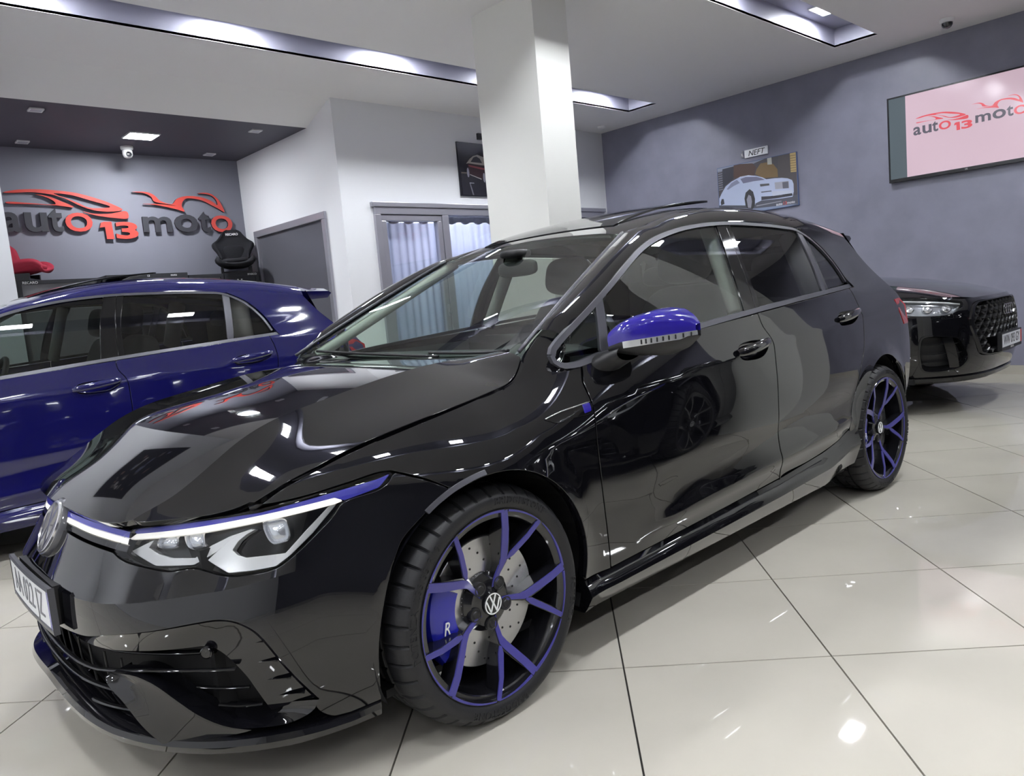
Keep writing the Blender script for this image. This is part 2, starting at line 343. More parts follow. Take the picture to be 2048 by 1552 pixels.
D = {
'fender_top': [(0.352, 0.94), (0.391, 0.957), (0.433, 0.98), (0.447, 0.972), (0.462, 0.956), (0.429, 0.925), (0.404, 0.897), (0.412, 0.882), (0.472, 0.889)],
'hl_top': [(-0.521, 0.684), (-0.468, 0.689), (-0.421, 0.696), (-0.331, 0.712), (-0.263, 0.723), (-0.234, 0.722)],
'shut': [(0.352, 0.94), (0.298, 0.894), (0.219, 0.859), (0.097, 0.844), (-0.064, 0.823), (-0.193, 0.802), (-0.304, 0.778), (-0.385, 0.751), (-0.458, 0.721), (-0.521, 0.684)],
'seam': [(-0.234, 0.722), (-0.197, 0.707), (-0.156, 0.687), (-0.111, 0.664)],
'door_front': [(0.476, 0.895), (0.45, 0.844), (0.446, 0.792), (0.439, 0.676), (0.457, 0.489), (0.501, 0.26)],
'belt': [(0.412, 0.882), (0.472, 0.89), (0.58, 0.907), (1.1, 0.947), (1.498, 0.97), (1.958, 0.997), (2.423, 1.022)],
'door_b': [(1.496, 0.967), (1.498, 0.919), (1.528, 0.865), (1.534, 0.743), (1.53, 0.586), (1.566, 0.294)],
'sill': [(0.507, 0.259), (1.558, 0.301), (1.961, 0.33), (2.172, 0.38)],
'rdoor_back': [(2.192, 0.386), (2.225, 0.485), (2.287, 0.576), (2.338, 0.653), (2.396, 0.728), (2.435, 0.867), (2.431, 0.963), (2.423, 1.022)],
'skirt_low': [(0.397, 0.165), (0.519, 0.16), (1.22, 0.163), (2.008, 0.171), (2.126, 0.208), (2.284, 0.22)],
'handle_f': [(1.251, 0.841), (1.282, 0.867), (1.373, 0.877), (1.497, 0.862), (1.501, 0.844), (1.454, 0.807), (1.358, 0.799), (1.277, 0.812)],
'handle_r': [(2.133, 0.9), (2.182, 0.921), (2.311, 0.923), (2.405, 0.912), (2.397, 0.893), (2.322, 0.862), (2.229, 0.856), (2.142, 0.867)],
'fbadge': [(0.263, 0.763), (0.329, 0.775), (0.441, 0.786), (0.432, 0.761), (0.354, 0.755), (0.302, 0.75)],
'DLO': [(0.396, 0.898), (0.42, 0.943), (0.624, 1.083), (0.909, 1.23), (1.039, 1.276), (1.193, 1.31), (1.346, 1.331), (1.58, 1.346), (1.822, 1.343), (2.08, 1.331), (2.222, 1.315), (2.345, 1.242), (2.428, 1.141), (2.469, 1.051), (2.488, 1.02)],
'belt_trim_top': [(0.414, 0.902), (0.485, 0.903), (0.582, 0.918), (1.128, 0.963), (1.532, 0.989), (2.011, 1.015), (2.447, 1.037)],
'fglass_rear': [(1.525, 1.33), (1.471, 1.177), (1.425, 0.985)],
'gap_b': [(1.599, 1.341), (1.549, 1.179), (1.517, 1.002)],
'rglass_front': [(1.634, 1.335), (1.571, 1.162), (1.553, 0.991)],
'divider': [(2.207, 1.31), (2.251, 1.31), (2.149, 1.023), (2.189, 1.026)],
'tri_bar': [(0.618, 1.08), (0.64, 1.069), (0.601, 0.919), (0.562, 0.918)],
'winglet': [(2.41, 1.333), (2.578, 1.309), (2.691, 1.256), (2.688, 1.181), (2.652, 1.114), (2.588, 1.103), (2.524, 1.184), (2.462, 1.256), (2.409, 1.302)],
'hl_low': [(23.82, 0.5917), (26.11, 0.5789), (30.96, 0.5692), (35.7, 0.5632), (39.28, 0.5687), (43.78, 0.551), (46.73, 0.5486), (50.56, 0.5557), (52.52, 0.5721), (56.25, 0.6169), (58.92, 0.6525), (60.28, 0.6756), (65.6, 0.692), (67.25, 0.704), (67.97, 0.7173)],
'hl_up': [(23.82, 0.5917), (24.53, 0.6179), (27.34, 0.643), (37.54, 0.6611), (46.63, 0.6757), (55.03, 0.696), (61.43, 0.712), (65.94, 0.7234), (67.58, 0.7227), (67.97, 0.7173)],
'crease': [(14.5, 0.4882), (23.83, 0.4864), (27.86, 0.4917), (35.39, 0.5076), (42.03, 0.5222), (46.91, 0.5284), (50.89, 0.5418)],
'cframe': [(14.92, 0.3962), (21.63, 0.4034), (25.23, 0.417), (41.97, 0.4594), (44.88, 0.456), (47.31, 0.4299), (48.66, 0.3989), (50.9, 0.3266), (54.1, 0.2336)],
'cframe_bot': [(54.1, 0.2336), (52.47, 0.2044), (49.67, 0.1899), (45.81, 0.1981), (42.09, 0.2116), (39.66, 0.2369)],
'splittop': [(30.31, 0.1949), (24.16, 0.1882), (13.95, 0.2097), (2.54, 0.2404), (-8.33, 0.2628)],
'inner_top': [(6.97, 0.3322), (20.86, 0.3589), (30.42, 0.3766), (40.28, 0.3924), (41.95, 0.3805), (44.85, 0.3188), (46.27, 0.2666), (47.63, 0.2062), (46.56, 0.1853), (43.72, 0.189), (41.28, 0.1951)],
'strip_low': [(11.65, 0.5967), (16.0, 0.5958), (21.94, 0.5891), (23.76, 0.5865)],
'slatA': [(-0.39, 0.2851), (19.72, 0.3047), (22.75, 0.3082), (38.95, 0.3317), (43.97, 0.3334)],
'slatB': [(-18.0, 0.183), (7.51, 0.2506), (21.36, 0.2674)],
'slatB2': [(38.55, 0.2916), (40.22, 0.285), (46.18, 0.279)],
'slatC': [(-8.63, 0.21), (12.69, 0.2046), (24.64, 0.2233)],
'slatC2': [(38.02, 0.2438), (41.35, 0.2328), (47.32, 0.2287)],
'canard_l': [(26.12, 0.3253), (25.85, 0.3084), (28.62, 0.2657), (30.63, 0.2148), (32.5, 0.1775)],
'canard_r': [(25.64, 0.3223), (32.55, 0.328), (35.98, 0.2884), (38.98, 0.2466), (41.21, 0.2146)],
'bottom_arch': [(64.08, 0.4627), (62.79, 0.3885), (62.1, 0.3234), (61.83, 0.2518), (61.85, 0.1897), (61.95, 0.1257)],
'lip_bottom': [(43.72, 0.1227), (39.24, 0.138), (53.02, 0.112), (30.14, 0.1767), (61.95, 0.1257), (19.94, 0.2072)],
'lip_top': [(61.94, 0.1912), (55.1, 0.1626)],
'blue_strip': [(26.17, 0.6407), (38.93, 0.662), (48.47, 0.6727), (57.04, 0.694), (60.29, 0.7019), (65.92, 0.7135), (67.74, 0.7209), (65.72, 0.6946), (60.56, 0.6785), (59.12, 0.6875), (48.47, 0.6678), (39.49, 0.6525), (27.22, 0.6332)],
'white_strip': [(27.25, 0.6323), (39.5, 0.651), (48.47, 0.6669), (59.12, 0.6864), (60.23, 0.6776), (59.04, 0.6726), (48.45, 0.6543), (39.58, 0.6393), (25.98, 0.6208)],
'drl1': [(26.26, 0.5969), (29.13, 0.6147), (30.38, 0.6222), (29.61, 0.6066), (31.93, 0.5951), (34.51, 0.5881), (38.49, 0.588), (40.84, 0.6117), (43.7, 0.6288), (46.97, 0.6404), (43.95, 0.6196), (41.82, 0.6008), (38.39, 0.5761), (31.81, 0.5731)],
'drl2': [(40.65, 0.5836), (42.26, 0.6034), (43.94, 0.6226), (45.24, 0.6318), (47.4, 0.6392), (46.11, 0.6307), (44.94, 0.6185), (44.09, 0.6002), (44.93, 0.5889), (46.2, 0.582), (51.75, 0.5818), (54.54, 0.6207), (58.15, 0.6671), (59.29, 0.6718), (55.56, 0.6166), (52.35, 0.5777), (50.31, 0.5592), (47.29, 0.5566), (43.83, 0.5564)],
'proj1': [(31.87, 0.6265), (35.19, 0.6334), (35.45, 0.6125), (33.09, 0.6061), (31.69, 0.6114)],
'proj2': [(36.42, 0.638), (39.27, 0.6417), (39.9, 0.6293), (40.06, 0.6086), (39.1, 0.6032), (37.31, 0.6095)],
'proj3': [(48.59, 0.6524), (49.8, 0.6552), (51.78, 0.655), (52.38, 0.638), (52.31, 0.6101), (51.03, 0.6036), (49.96, 0.6041), (49.11, 0.6193)],
'sensor': [(41.95, 0.3725)],
'hood_front': [(-0.763, -0.159), (-0.747, -0.322), (-0.731, -0.408), (-0.708, -0.47), (-0.611, -0.572), (-0.547, -0.63), (-0.518, -0.66)],
'hood_cr1': [(-0.708, -0.461), (-0.642, -0.479), (-0.456, -0.487), (-0.216, -0.488), (0.301, -0.346)],
'hood_cr2': [(-0.584, -0.5), (-0.281, -0.593), (-0.158, -0.589), (0.2, -0.554), (0.311, -0.582)],
}
MIRC=dict(y0=-.872,y1=-1.045,top=([0,.08,.25,.5,.75,.92,1],[1.000,1.014,1.029,1.039,1.031,1.008,.984]),mid=([0,.22,1],[.938,.950,.963]),bot=([0,.2,.5,.8,1],[.915,.902,.898,.920,.952]),
 front=([0,.3,.6,.85,1],[.540,.555,.600,.672,.748]),back=([0,.3,.7,1],[.70,.735,.765,.775]),foot=(.575,-.82,.880),joint=(.600,-.905,.918))
# ---------------- the hatchback: surfaces, then parts
def windP(U, off=0):
    """windscreen, U=(s -1..1 across, t 0..1 bottom to top)"""
    s=U[:,0]; t=U[:,1]; yb=.70*s; yt=.535*s
    b=np.stack([.53-.39*yb**2,yb,.900+.09*yb**2],1); q=np.stack([1.125-.155*yt**2,yt,1.348-.125*yt**2],1)
    P=b*(1-t[:,None])+q*t[:,None]; k=(.006+.028*(1-s*s))*4*t*(1-t)
    return P+np.stack([-.44*k,0*k,.9*k],1)+np.array([-.44,0,.9])*off
glassP=lambda U,off=0: np.stack([U[:,0],-G(U[:,0],U[:,1])-off,U[:,1]],1)
def arc(cx,cz,r,a0,a1,n=24): return [(cx+r*math.cos(math.radians(a)),cz+r*math.sin(math.radians(a))) for a in np.linspace(a0,a1,n)]
def band(P, Q, n=2, bulge=0, out=None):
    """rows from curve P to curve Q"""
    P=np.asarray(P,float); Q=np.asarray(Q,float); R=[]
    for t in np.linspace(0,1,n):
        r=P*(1-t)+Q*t
        if bulge: r=r+np.asarray(out)*bulge*4*t*(1-t)
        R.append(r)
    return R
def ribbon(path, w, th, nrm_, name, m, parent, mirror=True, taper=None):
    """flat strip along a 3-D path: width w along 'side' directions, thickness th"""
    pass
FONT = bpy.data.curves
def text_pts(body, size=1., extrude=0., font_w=None, shear=0., space=1., offset=0., align='CENTER'):
    cu=bpy.data.curves.new('text',type='FONT'); cu.body=body; cu.size=size; cu.extrude=extrude; cu.align_x=align; cu.align_y='CENTER'; cu.shear=shear; cu.space_character=space; cu.resolution_u=4; cu.offset=offset
    o=bpy.data.objects.new('text',cu); COL.objects.link(o); bpy.context.view_layer.update()
    me=o.to_mesh(); V=np.array([v.co[:] for v in me.vertices]).reshape(-1,3); F=[tuple(p.vertices) for p in me.polygons]
    o.to_mesh_clear(); bpy.data.objects.remove(o,do_unlink=True); bpy.data.curves.remove(cu); return V,F

def make_materials():
    M={}
    M['black']=mat('black_paint',(.004,.004,.0055),rough=.035,coat=1,coat_rough=.008,ior=1.5,spec=.2)
    M['gloss']=mat('gloss_black_trim',(.006,.006,.007),rough=.06,ior=1.5)
    M['satin']=mat('satin_grey_trim',(.085,.085,.10),rough=.34,metal=.45)
    M['plastic']=mat('black_plastic',(.012,.012,.014),rough=.45)
    M['void']=mat('dark_cavity',(.003,.003,.004),rough=.7)
    M['rubber']=mat('tyre_rubber',(.011,.011,.013),rough=.5,bump=(180,.12))
    M['rimblack']=mat('rim_gloss_black',(.008,.008,.010),rough=.12,coat=.6)
    M['rimblue']=mat('rim_blue_face',(.050,.045,.25),rough=.32,coat=.2)
    M['blue']=mat('mirror_blue',(.022,.014,.27),rough=.10,coat=1,coat_rough=.02)
    M['caliper']=mat('caliper_blue',(.012,.016,.40),rough=.25,coat=.6)
    M['disc']=mat('brake_disc_steel',(.50,.50,.51),rough=.27,metal=.95)
    M['alu']=mat('bare_aluminium',(.72,.73,.78),rough=.3,metal=.8)
    M['chrome']=mat('bright_chrome',(.82,.82,.84),rough=.20,metal=1)
    M['silver']=mat('lamp_reflector_silver',(.62,.64,.68),rough=.2,metal=.75)
    M['lampwhite']=mat('lamp_white_guide',(.85,.85,.82),rough=.25,emit=(1,.95,.85),emit_s=.40)
    M['lampsilk']=mat('lamp_silvery_guide',(.66,.66,.66),rough=.25,metal=.55)
    M['lampblue']=mat('lamp_blue_strip',(.05,.05,.38),rough=.2,coat=.5)
    M['white']=mat('white_print',(.8,.8,.8),rough=.4)
    M['plate']=mat('plate_white',(.74,.75,.78),rough=.3)
    M['plateframe']=mat('plate_frame_grey',(.07,.07,.08),rough=.35)
    M['plateink']=mat('plate_ink',(.16,.16,.18),rough=.4)
    M['red']=mat('tail_lamp_red',(.45,.01,.012),rough=.1,coat=1)
    M['clear']=glass_mat('lamp_lens',(.93,.94,.95),1,1.45)
    M['wind']=glass_mat('windscreen_glass',(.76,.87,.80),1,1.62)
    M['sideglass']=glass_mat('front_side_glass',(.76,.84,.79),1,1.75)
    M['privacy']=glass_mat('privacy_glass',(.46,.47,.46),1,1.55)
    M['seat']=mat('seat_cloth_dark',(.018,.018,.021),rough=.75)
    M['dash']=mat('dash_soft_black',(.020,.021,.024),rough=.6)
    M['headliner']=mat('headliner_grey',(.50,.49,.47),rough=.9)
    return M

def strip3(name, A, B, depth_dir, th, m, parent, auto=30):
    """solid strip between 3-D curves A and B, thickened by th along depth_dir (array or vector)"""
    A=np.asarray(A,float); B=np.asarray(B,float); d=np.asarray(depth_dir,float)
    if d.ndim==1: d=np.repeat(d[None],len(A),0)
    mb=MB(); mb.grid([A,B,B+d*th,A+d*th],cv=True)
    n=len(A); mb.F.append((0,n,2*n,3*n)); mb.F.append((n-1,4*n-1,3*n-1,2*n-1))
    return mb.build(name,m,parent,auto=auto)

def poly_panel(name, surf, pts, m, parent, scale, res=.012, depth=.006, smooth=True, bev=.001, mirror=False):
    return panel(name,surf,[([list(pts)+[pts[0]]] if smooth else [('l',list(pts)+[pts[0]])],[])],m,parent,scale=scale,res=res,depth=depth,bev=bev,mirror=mirror)

NSC=(.0145,1)          # nose domain: degrees -> metres
def mirN(p): return [(-a,b) for a,b in p]

def build_wheel(M, car, cx, side_, yface):
    """side_ -1 left, +1 right; yface: y of the rim flange"""
    wc=np.array([cx,yface,.315])
    root=bpy.data.objects.new('wheel',None); COL.objects.link(root); root.parent=car; root.location=wc; root.empty_display_size=.1
    if side_>0: root.rotation_euler=(0,0,math.pi)
    # tyre: profile (radius, y inward positive)
    prof=[(.246,.012),(.250,.004),(.256,-.002),(.268,-.008),(.280,-.0095),(.291,-.006),(.300,.004),(.3075,.016),(.3125,.028),(.3155,.044)]
    gro=[]
    for g in (.072,.110,.150): gro+=[(.3165,g-.007),(.309,g-.005),(.309,g+.005),(.3165,g+.007)]
    prof=prof+gro+[(.3155,.178),(.311,.196),(.300,.214),(.280,.222),(.250,.212)]
    seg=360; rows=[]
    for i,a in enumerate(np.linspace(0,2*math.pi,seg,endpoint=False)):
        row=[]
        for k,(r,y) in enumerate(prof):
            if i%9==0 and ((6<=k<=9) or (k==len(prof)-5)): r=r-.008
            if i%9==4 and 11<k<len(prof)-6 and r>.312: r=r-.005
            row.append((r*math.cos(a),y,r*math.sin(a)))
        rows.append(row)
    tyre=MB().grid(rows,cv=True).build('tyre',M['rubber'],root,auto=32)
    for txt,ang0,rad in (('BRIDGESTONE',68,.277),('BRIDGESTONE',264,.277),('POTENZA  235/35 R19',160,.277),('POTENZA',345,.277)):
        V,F=text_pts(txt,size=.027,extrude=.0012,space=1.12)
        W_=[]
        for x,y,z in V:
            a=math.radians(ang0)-x/rad; r=rad+y; yy=-.0092+ .9*(max(0,abs(r-.279)-.004))**1.4 - z
            W_.append((r*math.cos(a),yy,r*math.sin(a)))
        pydata('tyre_lettering',W_,F,M['rubber'],tyre)
    # rim barrel and flange
    rim=MB(); rim.lathe([(.2515,.006),(.2545,-.0005),(.2530,-.003),(.2500,-.0025),(.2460,.001),(.2325,.0045),(.2295,.0085),(.2285,.050),(.222,.10),(.212,.16),(.208,.205)],(0,0,0),'y',96)
    rim=rim.build('rim',M['rimblack'],root,auto=35)
    # hub dish with lug recesses
    hub=MB(); hub.lathe([(.001,.032),(.030,.032),(.034,.034),(.062,.038),(.078,.052),(.080,.09),(.001,.09)],(0,0,0),'y',60); hub.build('hub',M['rimblack'],rim,auto=30)
    rot=lambda p,a:(p[0]*math.cos(a)-p[1]*math.sin(a),p[0]*math.sin(a)+p[1]*math.cos(a))
    yd=lambda r: .034-.0365*sst(.05,.232,np.asarray(r))    # dished face depth
    wide=[(.040,.003),(.070,-.002),(.100,-.006),(.120,-.001),(.160,.0145),(.200,.0300),(.2425,.046),(.2515,.025),(.200,.0062),(.160,-.0093),(.132,-.020),(.114,-.024),(.080,-.0165),(.044,-.008)]
    narr=[(.121,-.0215),(.138,-.027),(.187,-.0625),(.236,-.098),(.229,-.110),(.180,-.0755),(.130,-.042),(.117,-.027)]
    def spoke(poly,grow,y_off,depth,name,mm,par,a,back=.012):
        c=np.mean(poly,0); P=[]
        for p in poly:
            d=np.array(p)-c; L=np.linalg.norm(d); P.append(np.array(p)+d/L*grow)
        P=[np.array(p)*min(1,.2515/np.linalg.norm(p)) for p in P]
        f=[(*rot(p,a),) for p in P]; n=len(P)
        V=[(x,yd(math.hypot(x,z))+y_off,z) for x,z in f]
        cb=np.mean(f,0); bk=[(x,yd(math.hypot(x,z))+depth,z) for x,z in f]
        mb=MB(); mb.add(V+bk,[tuple(range(n))[::-1]]+[(i,(i+1)%n,(i+1)%n+n,i+n) for i in range(n)]); return mb
    for k in range(5):
        a=math.radians(72*k-1.0)
        mb=spoke(wide,.006,.003,.050,'',None,None,a); nb=spoke(narr,.006,.0035,.050,'',None,None,a)
        mb.add(nb.V,nb.F)
        # web behind the Y near the hub
        sp=mb.build('spoke',M['rimblack'],rim,auto=25)
        fb=spoke(wide,-.0005,-.0005,.006,'',None,None,a); gb=spoke(narr,-.0005,0,.006,'',None,None,a); fb.add(gb.V,gb.F)
        # rim inlay arc from the wide tip to the previous narrow tip
        fb.build('spoke_face',M['rimblue'],rim,auto=25)
        for a0,a1,wd in ((8.5,45.5,.0035),(-24.5,5.0,.0035)):
            A=np.linspace(math.radians(a0)+a,math.radians(a1)+a,14); mb=MB()
            wv=np.linspace(.0075,.0022,14) if a0>0 else np.linspace(.0022,.0060,14)
            mb.grid([[(.2515*math.cos(q),-.0038,.2515*math.sin(q)) for q in A],[((.2515-w)*math.cos(q),-.0036,(.2515-w)*math.sin(q)) for q,w in zip(A,wv)],[((.2515-w)*math.cos(q),.004,(.2515-w)*math.sin(q)) for q,w in zip(A,wv)]])
            mb.build('rim_inlay',M['rimblue'],rim)
        # grey-black inner ledge ring comes from the rim; lug bolt
        la=math.radians(72*k+52); lx,lz=.056*math.cos(la),.056*math.sin(la)
        lb=MB(); lb.lathe([(.0005,.030),(.0085,.030),(.0105,.0325),(.0145,.0325),(.0155,.031),(.0185,.031),(.0185,.05)],(lx,0,lz),'y',24); lb.build('lug_bolt',M['plastic'],rim,auto=30)
    cap=MB(); cap.lathe([(.0005,.0225),(.0285,.0225),(.0305,.0245),(.031,.034)],(0,0,0),'y',40); cap=cap.build('centre_cap',M['gloss'],rim,auto=30)
    em=MB(); em.lathe([(.0255,.0225),(.0255,.0212),(.0285,.0212),(.0285,.0225)],(0,0,0),'y',40,close=True)
    for pl in vw_strokes(): em.prism([(x*.0255,z*.0255) for x,z in pl],lambda p:(p[0],.0225,p[1]),lambda p:(p[0],.0212,p[1]))
    em.build('emblem',M['white'],rim)
    # badge near the rim bottom
    if side_<0:
        bx,bz=rot((.236,0),math.radians(-94)); q=MB(); q.box(bx-.009,bx+.009,.0075,.012,bz-.006,bz+.006); q.build('rim_badge',M['gloss'],rim)
    # brake disc, hat, caliper
    dm=MB(); dm.lathe([(.078,.060),(.172,.060),(.174,.062),(.174,.082),(.172,.084),(.078,.084)],(0,0,0),'y',64,close=True); disc=dm.build('brake_disc',M['disc'],root,auto=30)
    hm=MB()
    for k in range(40):
        aa=2*math.pi*k/40+.05; rr=(.105,.128,.150)[k%3]+.006*((k//3)%2); hx,hz=rr*math.cos(aa),rr*math.sin(aa)
        hm.prism([(hx+.0032*math.cos(t),hz+.0032*math.sin(t)) for t in np.linspace(0,2*math.pi,8,endpoint=False)],lambda p:(p[0],.0605,p[1]),lambda p:(p[0],.0592,p[1]))
    hm.build('vent_holes',M['void'],disc)
    hm=MB(); hm.lathe([(.001,.052),(.070,.052),(.078,.056),(.080,.075)],(0,0,0),'y',48); hm.build('disc_hat',M['alu'],disc,auto=30)
    ca=np.radians(np.linspace(150,218,18)); mb=MB(); prof=[(.106,.052),(.112,.044),(.176,.040),(.190,.046),(.196,.060),(.196,.12),(.150,.125),(.106,.10)]
    mb.grid([[(r*math.cos(q),y,r*math.sin(q)) for r,y in prof] for q in ca],cu=True); n=len(prof)
    mb.F.append(tuple(range(n))); mb.F.append(tuple(range(17*n,18*n))[::-1])
    cal=mb.build('brake_caliper',M['caliper'],root,auto=40)
    V,F=text_pts('R',size=.05,extrude=.0008,shear=.3)
    cx_,cz_=.150*math.cos(math.radians(188)),.150*math.sin(math.radians(188))
    pydata('caliper_mark',[(cx_+x*.7,.0360-z,cz_+y*.95) for x,y,z in V],F,M['white'],cal)
    # hub carrier behind
    mb=MB(); mb.lathe([(.002,.10),(.09,.10),(.10,.14),(.04,.20),(.002,.20)],(0,0,0),'y',24); mb.build('hub_carrier',M['void'],root,auto=40)
    return root

def vw_strokes():
    """V over W inside a unit ring, as polygons (x,z)"""
    def bar(a,b,w):
        a=np.array(a);b=np.array(b);d=(b-a)/np.linalg.norm(b-a);n=np.array([-d[1],d[0]])*w/2; return [tuple(a+n),tuple(b+n),tuple(b-n),tuple(a-n)]
    o=[]
    for s in (-1,1):
        o.append(bar((s*.38,.90),(s*.05,.12),.17))        # V
        o.append(bar((s*.88,.42),(s*.40,-.84),.17)); o.append(bar((s*.40,-.84),(s*.05,.0),.17))   # W
    o.append([(-.12,.14),(.12,.14),(.12,-.02),(-.12,-.02)])
    return o

def build_car(M, paint, label, name='hatchback_car', cat='car'):
    car=thing(name,label,cat); X=np.array
    P_=M[paint]
    # --- inner dark shell (keeps panel gaps dark)
    U=np.array([(x,z) for z in np.linspace(.16,.90,14) for x in np.linspace(-.30,3.02,70)])
    Pn=side(U).reshape(14,70,3)-np.array([0,-.028,0]); 
    mb=MB(); keep=[]
    k=70; V=Pn.reshape(-1,3)
    F=[]
    for i in range(13):
        for j in range(69):
            cx=V[[i*k+j,i*k+j+1,(i+1)*k+j]].mean(0)
            if min(math.hypot(cx[0]-.018,cx[2]-.318),math.hypot(cx[0]-2.635,cx[2]-.318))>.375 and not(cx[0]<.42 and cx[2]>.76): F.append((i*k+j,i*k+j+1,(i+1)*k+j+1,(i+1)*k+j))
    mb.add(V,F); mb.add(V*[1,-1,1],[f[::-1] for f in F]); mb.build('inner_body',M['void'],car)
    # wheel housings
    for cx in (.018,2.635):
        for s in (-1,1):
            mb=MB(); A=np.radians(np.linspace(-22,202,40)); mb.grid([[(cx+.368*math.cos(a),s*y,.318+.368*math.sin(a)) for a in A] for y in (.84,.70,.50)]); 
            mb.add([(cx+.368*math.cos(a),s*.50,.318+.368*math.sin(a)) for a in A]+[(cx,s*.5,.25)],[(i,i+1,40) for i in range(39)])
            mb.build('wheel_housing',M['void'],car)
    # floor pan and engine-bay filler
    mb=MB(); mb.box(-.30,3.05,-.80,.80,.17,.19); mb.box(-.62,-.36,-.60,.60,.2,.60); mb.box(-.3,.42,-.48,.48,.2,.74); mb.build('underbody',M['void'],car)
    g=.0035
    # --- fenders
    sh=[(a,b-.006) for a,b in D['shut']]
    dfr=[(a-g,b) for a,b in D['door_front']]
    ft=D['fender_top']
    top=[(ft[0][0],ft[0][1]-.004),ft[1],ft[2]]
    a0=math.degrees(math.atan2(.6515-.318,-.105-.018))
    outl=[[(a,b+.005) for a,b in D['hl_top']],
          [(D['hl_top'][-1][0],D['hl_top'][-1][1]+.005)]+[(a+.002,b+.004) for a,b in D['seam'][1:3]]+[(.018+.355*math.cos(math.radians(a0-1)),.318+.355*math.sin(math.radians(a0-1)))],
          arc(.018,.318,.355,a0-1,-8),[(.018+.355*math.cos(math.radians(-8)),.318+.355*math.sin(math.radians(-8))),dfr[-1]],
          dfr[::-1][:-1]+[(.470,.884)],('n',[(.470,.884),(.43,.880),(.36,.872),(.29,.862),(.219,.853)]),[p for p in sh if p[0]<.215 or p is sh[2]]+[(D['hl_top'][0][0],D['hl_top'][0][1]+.005)]]
    outl[-1][0]=(.219,.853)
    fen=panel('fender',side,[(outl,[])],P_,car,res=.018,mirror=True)
    Bx=np.array([.219,.24,.26,.28,.30,.33,.36,.375,.385,.392,.398,.405,.415,.445,.470]); Bz=np.interp(Bx,[.219,.29,.36,.43,.470],[.853,.862,.872,.880,.884]); Bq=np.stack([Bx,Bz],1)
    B3=side(Bq); t3=side(Bq+[0,.002])-B3; t3/=np.linalg.norm(t3,axis=1)[:,None]
    T3=np.array([(x,-float(_hye(x))-.001,float(_hze(x))-.003) for x in (.219,.262,.298,.328)]+[(.350,-.699,.933),(.391,-.692,.960),(.436,-.690,.985),(.450,-.722,.979),(.464,-.765,.960),(.442,-.788,.936),(.418,-.796,.914),(.406,-.797,.900),(.416,-.800,.889),(.446,-.806,.885),(.471,-.812,.8855)])
    d=np.linalg.norm(T3-B3,axis=1)[:,None]; e3=np.where((np.arange(15)<9)[:,None],np.array([.0,.75,.45]),np.array([0,.2,.9]))*1.0; e3=e3/np.linalg.norm(e3,axis=1)[:,None]
    rows=[]
    for t in np.linspace(0,1,9):
        h0=2*t**3-3*t*t+1;h1=t**3-2*t*t+t;h2=-2*t**3+3*t*t;h3=t**3-t*t
        rows.append(resample(catmull(B3*h0+T3*h2+t3*d*h1*.9+e3*d*h3*.7,per=4),1)if False else catmull(B3*h0+T3*h2+t3*d*h1*.9+e3*d*h3*.7,per=4))
    rows.append(rows[-1]+np.array([0,.004,-.016]))
    mb=MB(); mb.grid(rows); fc=mb.build('fender_corner',P_,fen[0],auto=60); mirror_obj(fc,fen[1])
    # --- doors
    belt=D['belt']; db=D['door_b']; sill=D['sill']
    bt=[(.480,.888),(.58,.9045),(1.101,.9445),(1.492,.9675)]
    fd=[[(a+g,b) for a,b in D['door_front']][1:],[(D['door_front'][-1][0]+g,.262),(1.0,.279),(1.558,.303)],[(a-g,b) for a,b in db[::-1]],[(db[0][0]-g,.9665)]+bt[::-1][1:],[bt[0],(.470,.868),(D['door_front'][1][0]+g,D['door_front'][1][1])]]
    fd[2][-1]=(db[0][0]-g,.9665); fd[2][0]=(1.558,.303)
    hf=D['handle_f']; hr=D['handle_r']
    def cup(hpts):
        c=np.mean(hpts,0); return [tuple(c+(np.array(p)-c)*.93) for p in hpts]
    fdo=panel('front_door',side,[(fd,[[cup(hf)+[cup(hf)[0]]]])],P_,car,res=.020,mirror=True)
    rb=D['rdoor_back']
    bt2=[(1.504,.968),(1.959,.994),(2.414,1.019)]
    rdp=[(1.572,.306),(1.80,.320),(1.962,.335),(2.10,.358),(2.178,.385)]
    rarc=[(2.196,.395),(2.225,.486),(2.276,.572),(2.334,.653),(2.391,.728),(2.429,.867),(2.426,.963),(2.414,1.019)]
    rd=[[(a+g,b) for a,b in db],[(db[-1][0]+g,db[-1][1])]+rdp,[rdp[-1]]+rarc,bt2[::-1],[bt2[0],(db[0][0]+g,db[0][1])]]
    rdo=panel('rear_door',side,[(rd,[[cup(hr)+[cup(hr)[0]]]])],P_,car,res=.022,mirror=True)
    # handles: recessed bowl and pull bar
    for dobj,hp in ((fdo,hf),(rdo,hr)):
        c=np.mean(hp,0); ring=catmull(hp,closed=True,per=5); rows=[]
        for s,d in ((.94,.0),(.86,-.014),(.62,-.024),(.3,-.028),(.02,-.028)):
            rows.append(side(c+(ring-c)*s,d))
        mb=MB(); mb.grid(rows,cu=True); bowl=mb.build('handle_recess',P_,dobj[0],smooth=True); mirror_obj(bowl,dobj[1])
        lo=np.min(hp,0); hi=np.max(hp,0); xs=np.linspace(lo[0]+.004,hi[0]-.006,14); zm=[c[1]+.012+(x-c[0])*.10 for x in xs]
        pth=[tuple(side(np.array([[x,z]]),.004+.016*abs(math.sin(math.pi*i/13))**.6)[0]) for i,(x,z) in enumerate(zip(xs,zm))]
        mb=MB(); mb.tube(pth,[.010+.007*abs(math.sin(math.pi*i/13))**.5 for i in range(14)],seg=12,flat=1.15); bar=mb.build('door_handle',P_,dobj[0],auto=50); mirror_obj(bar,dobj[1])
    # --- rear quarter panel incl. C-pillar
    DL=D['DLO']
    qa=[(a+.008,b) for a,b in rarc[::-1]]
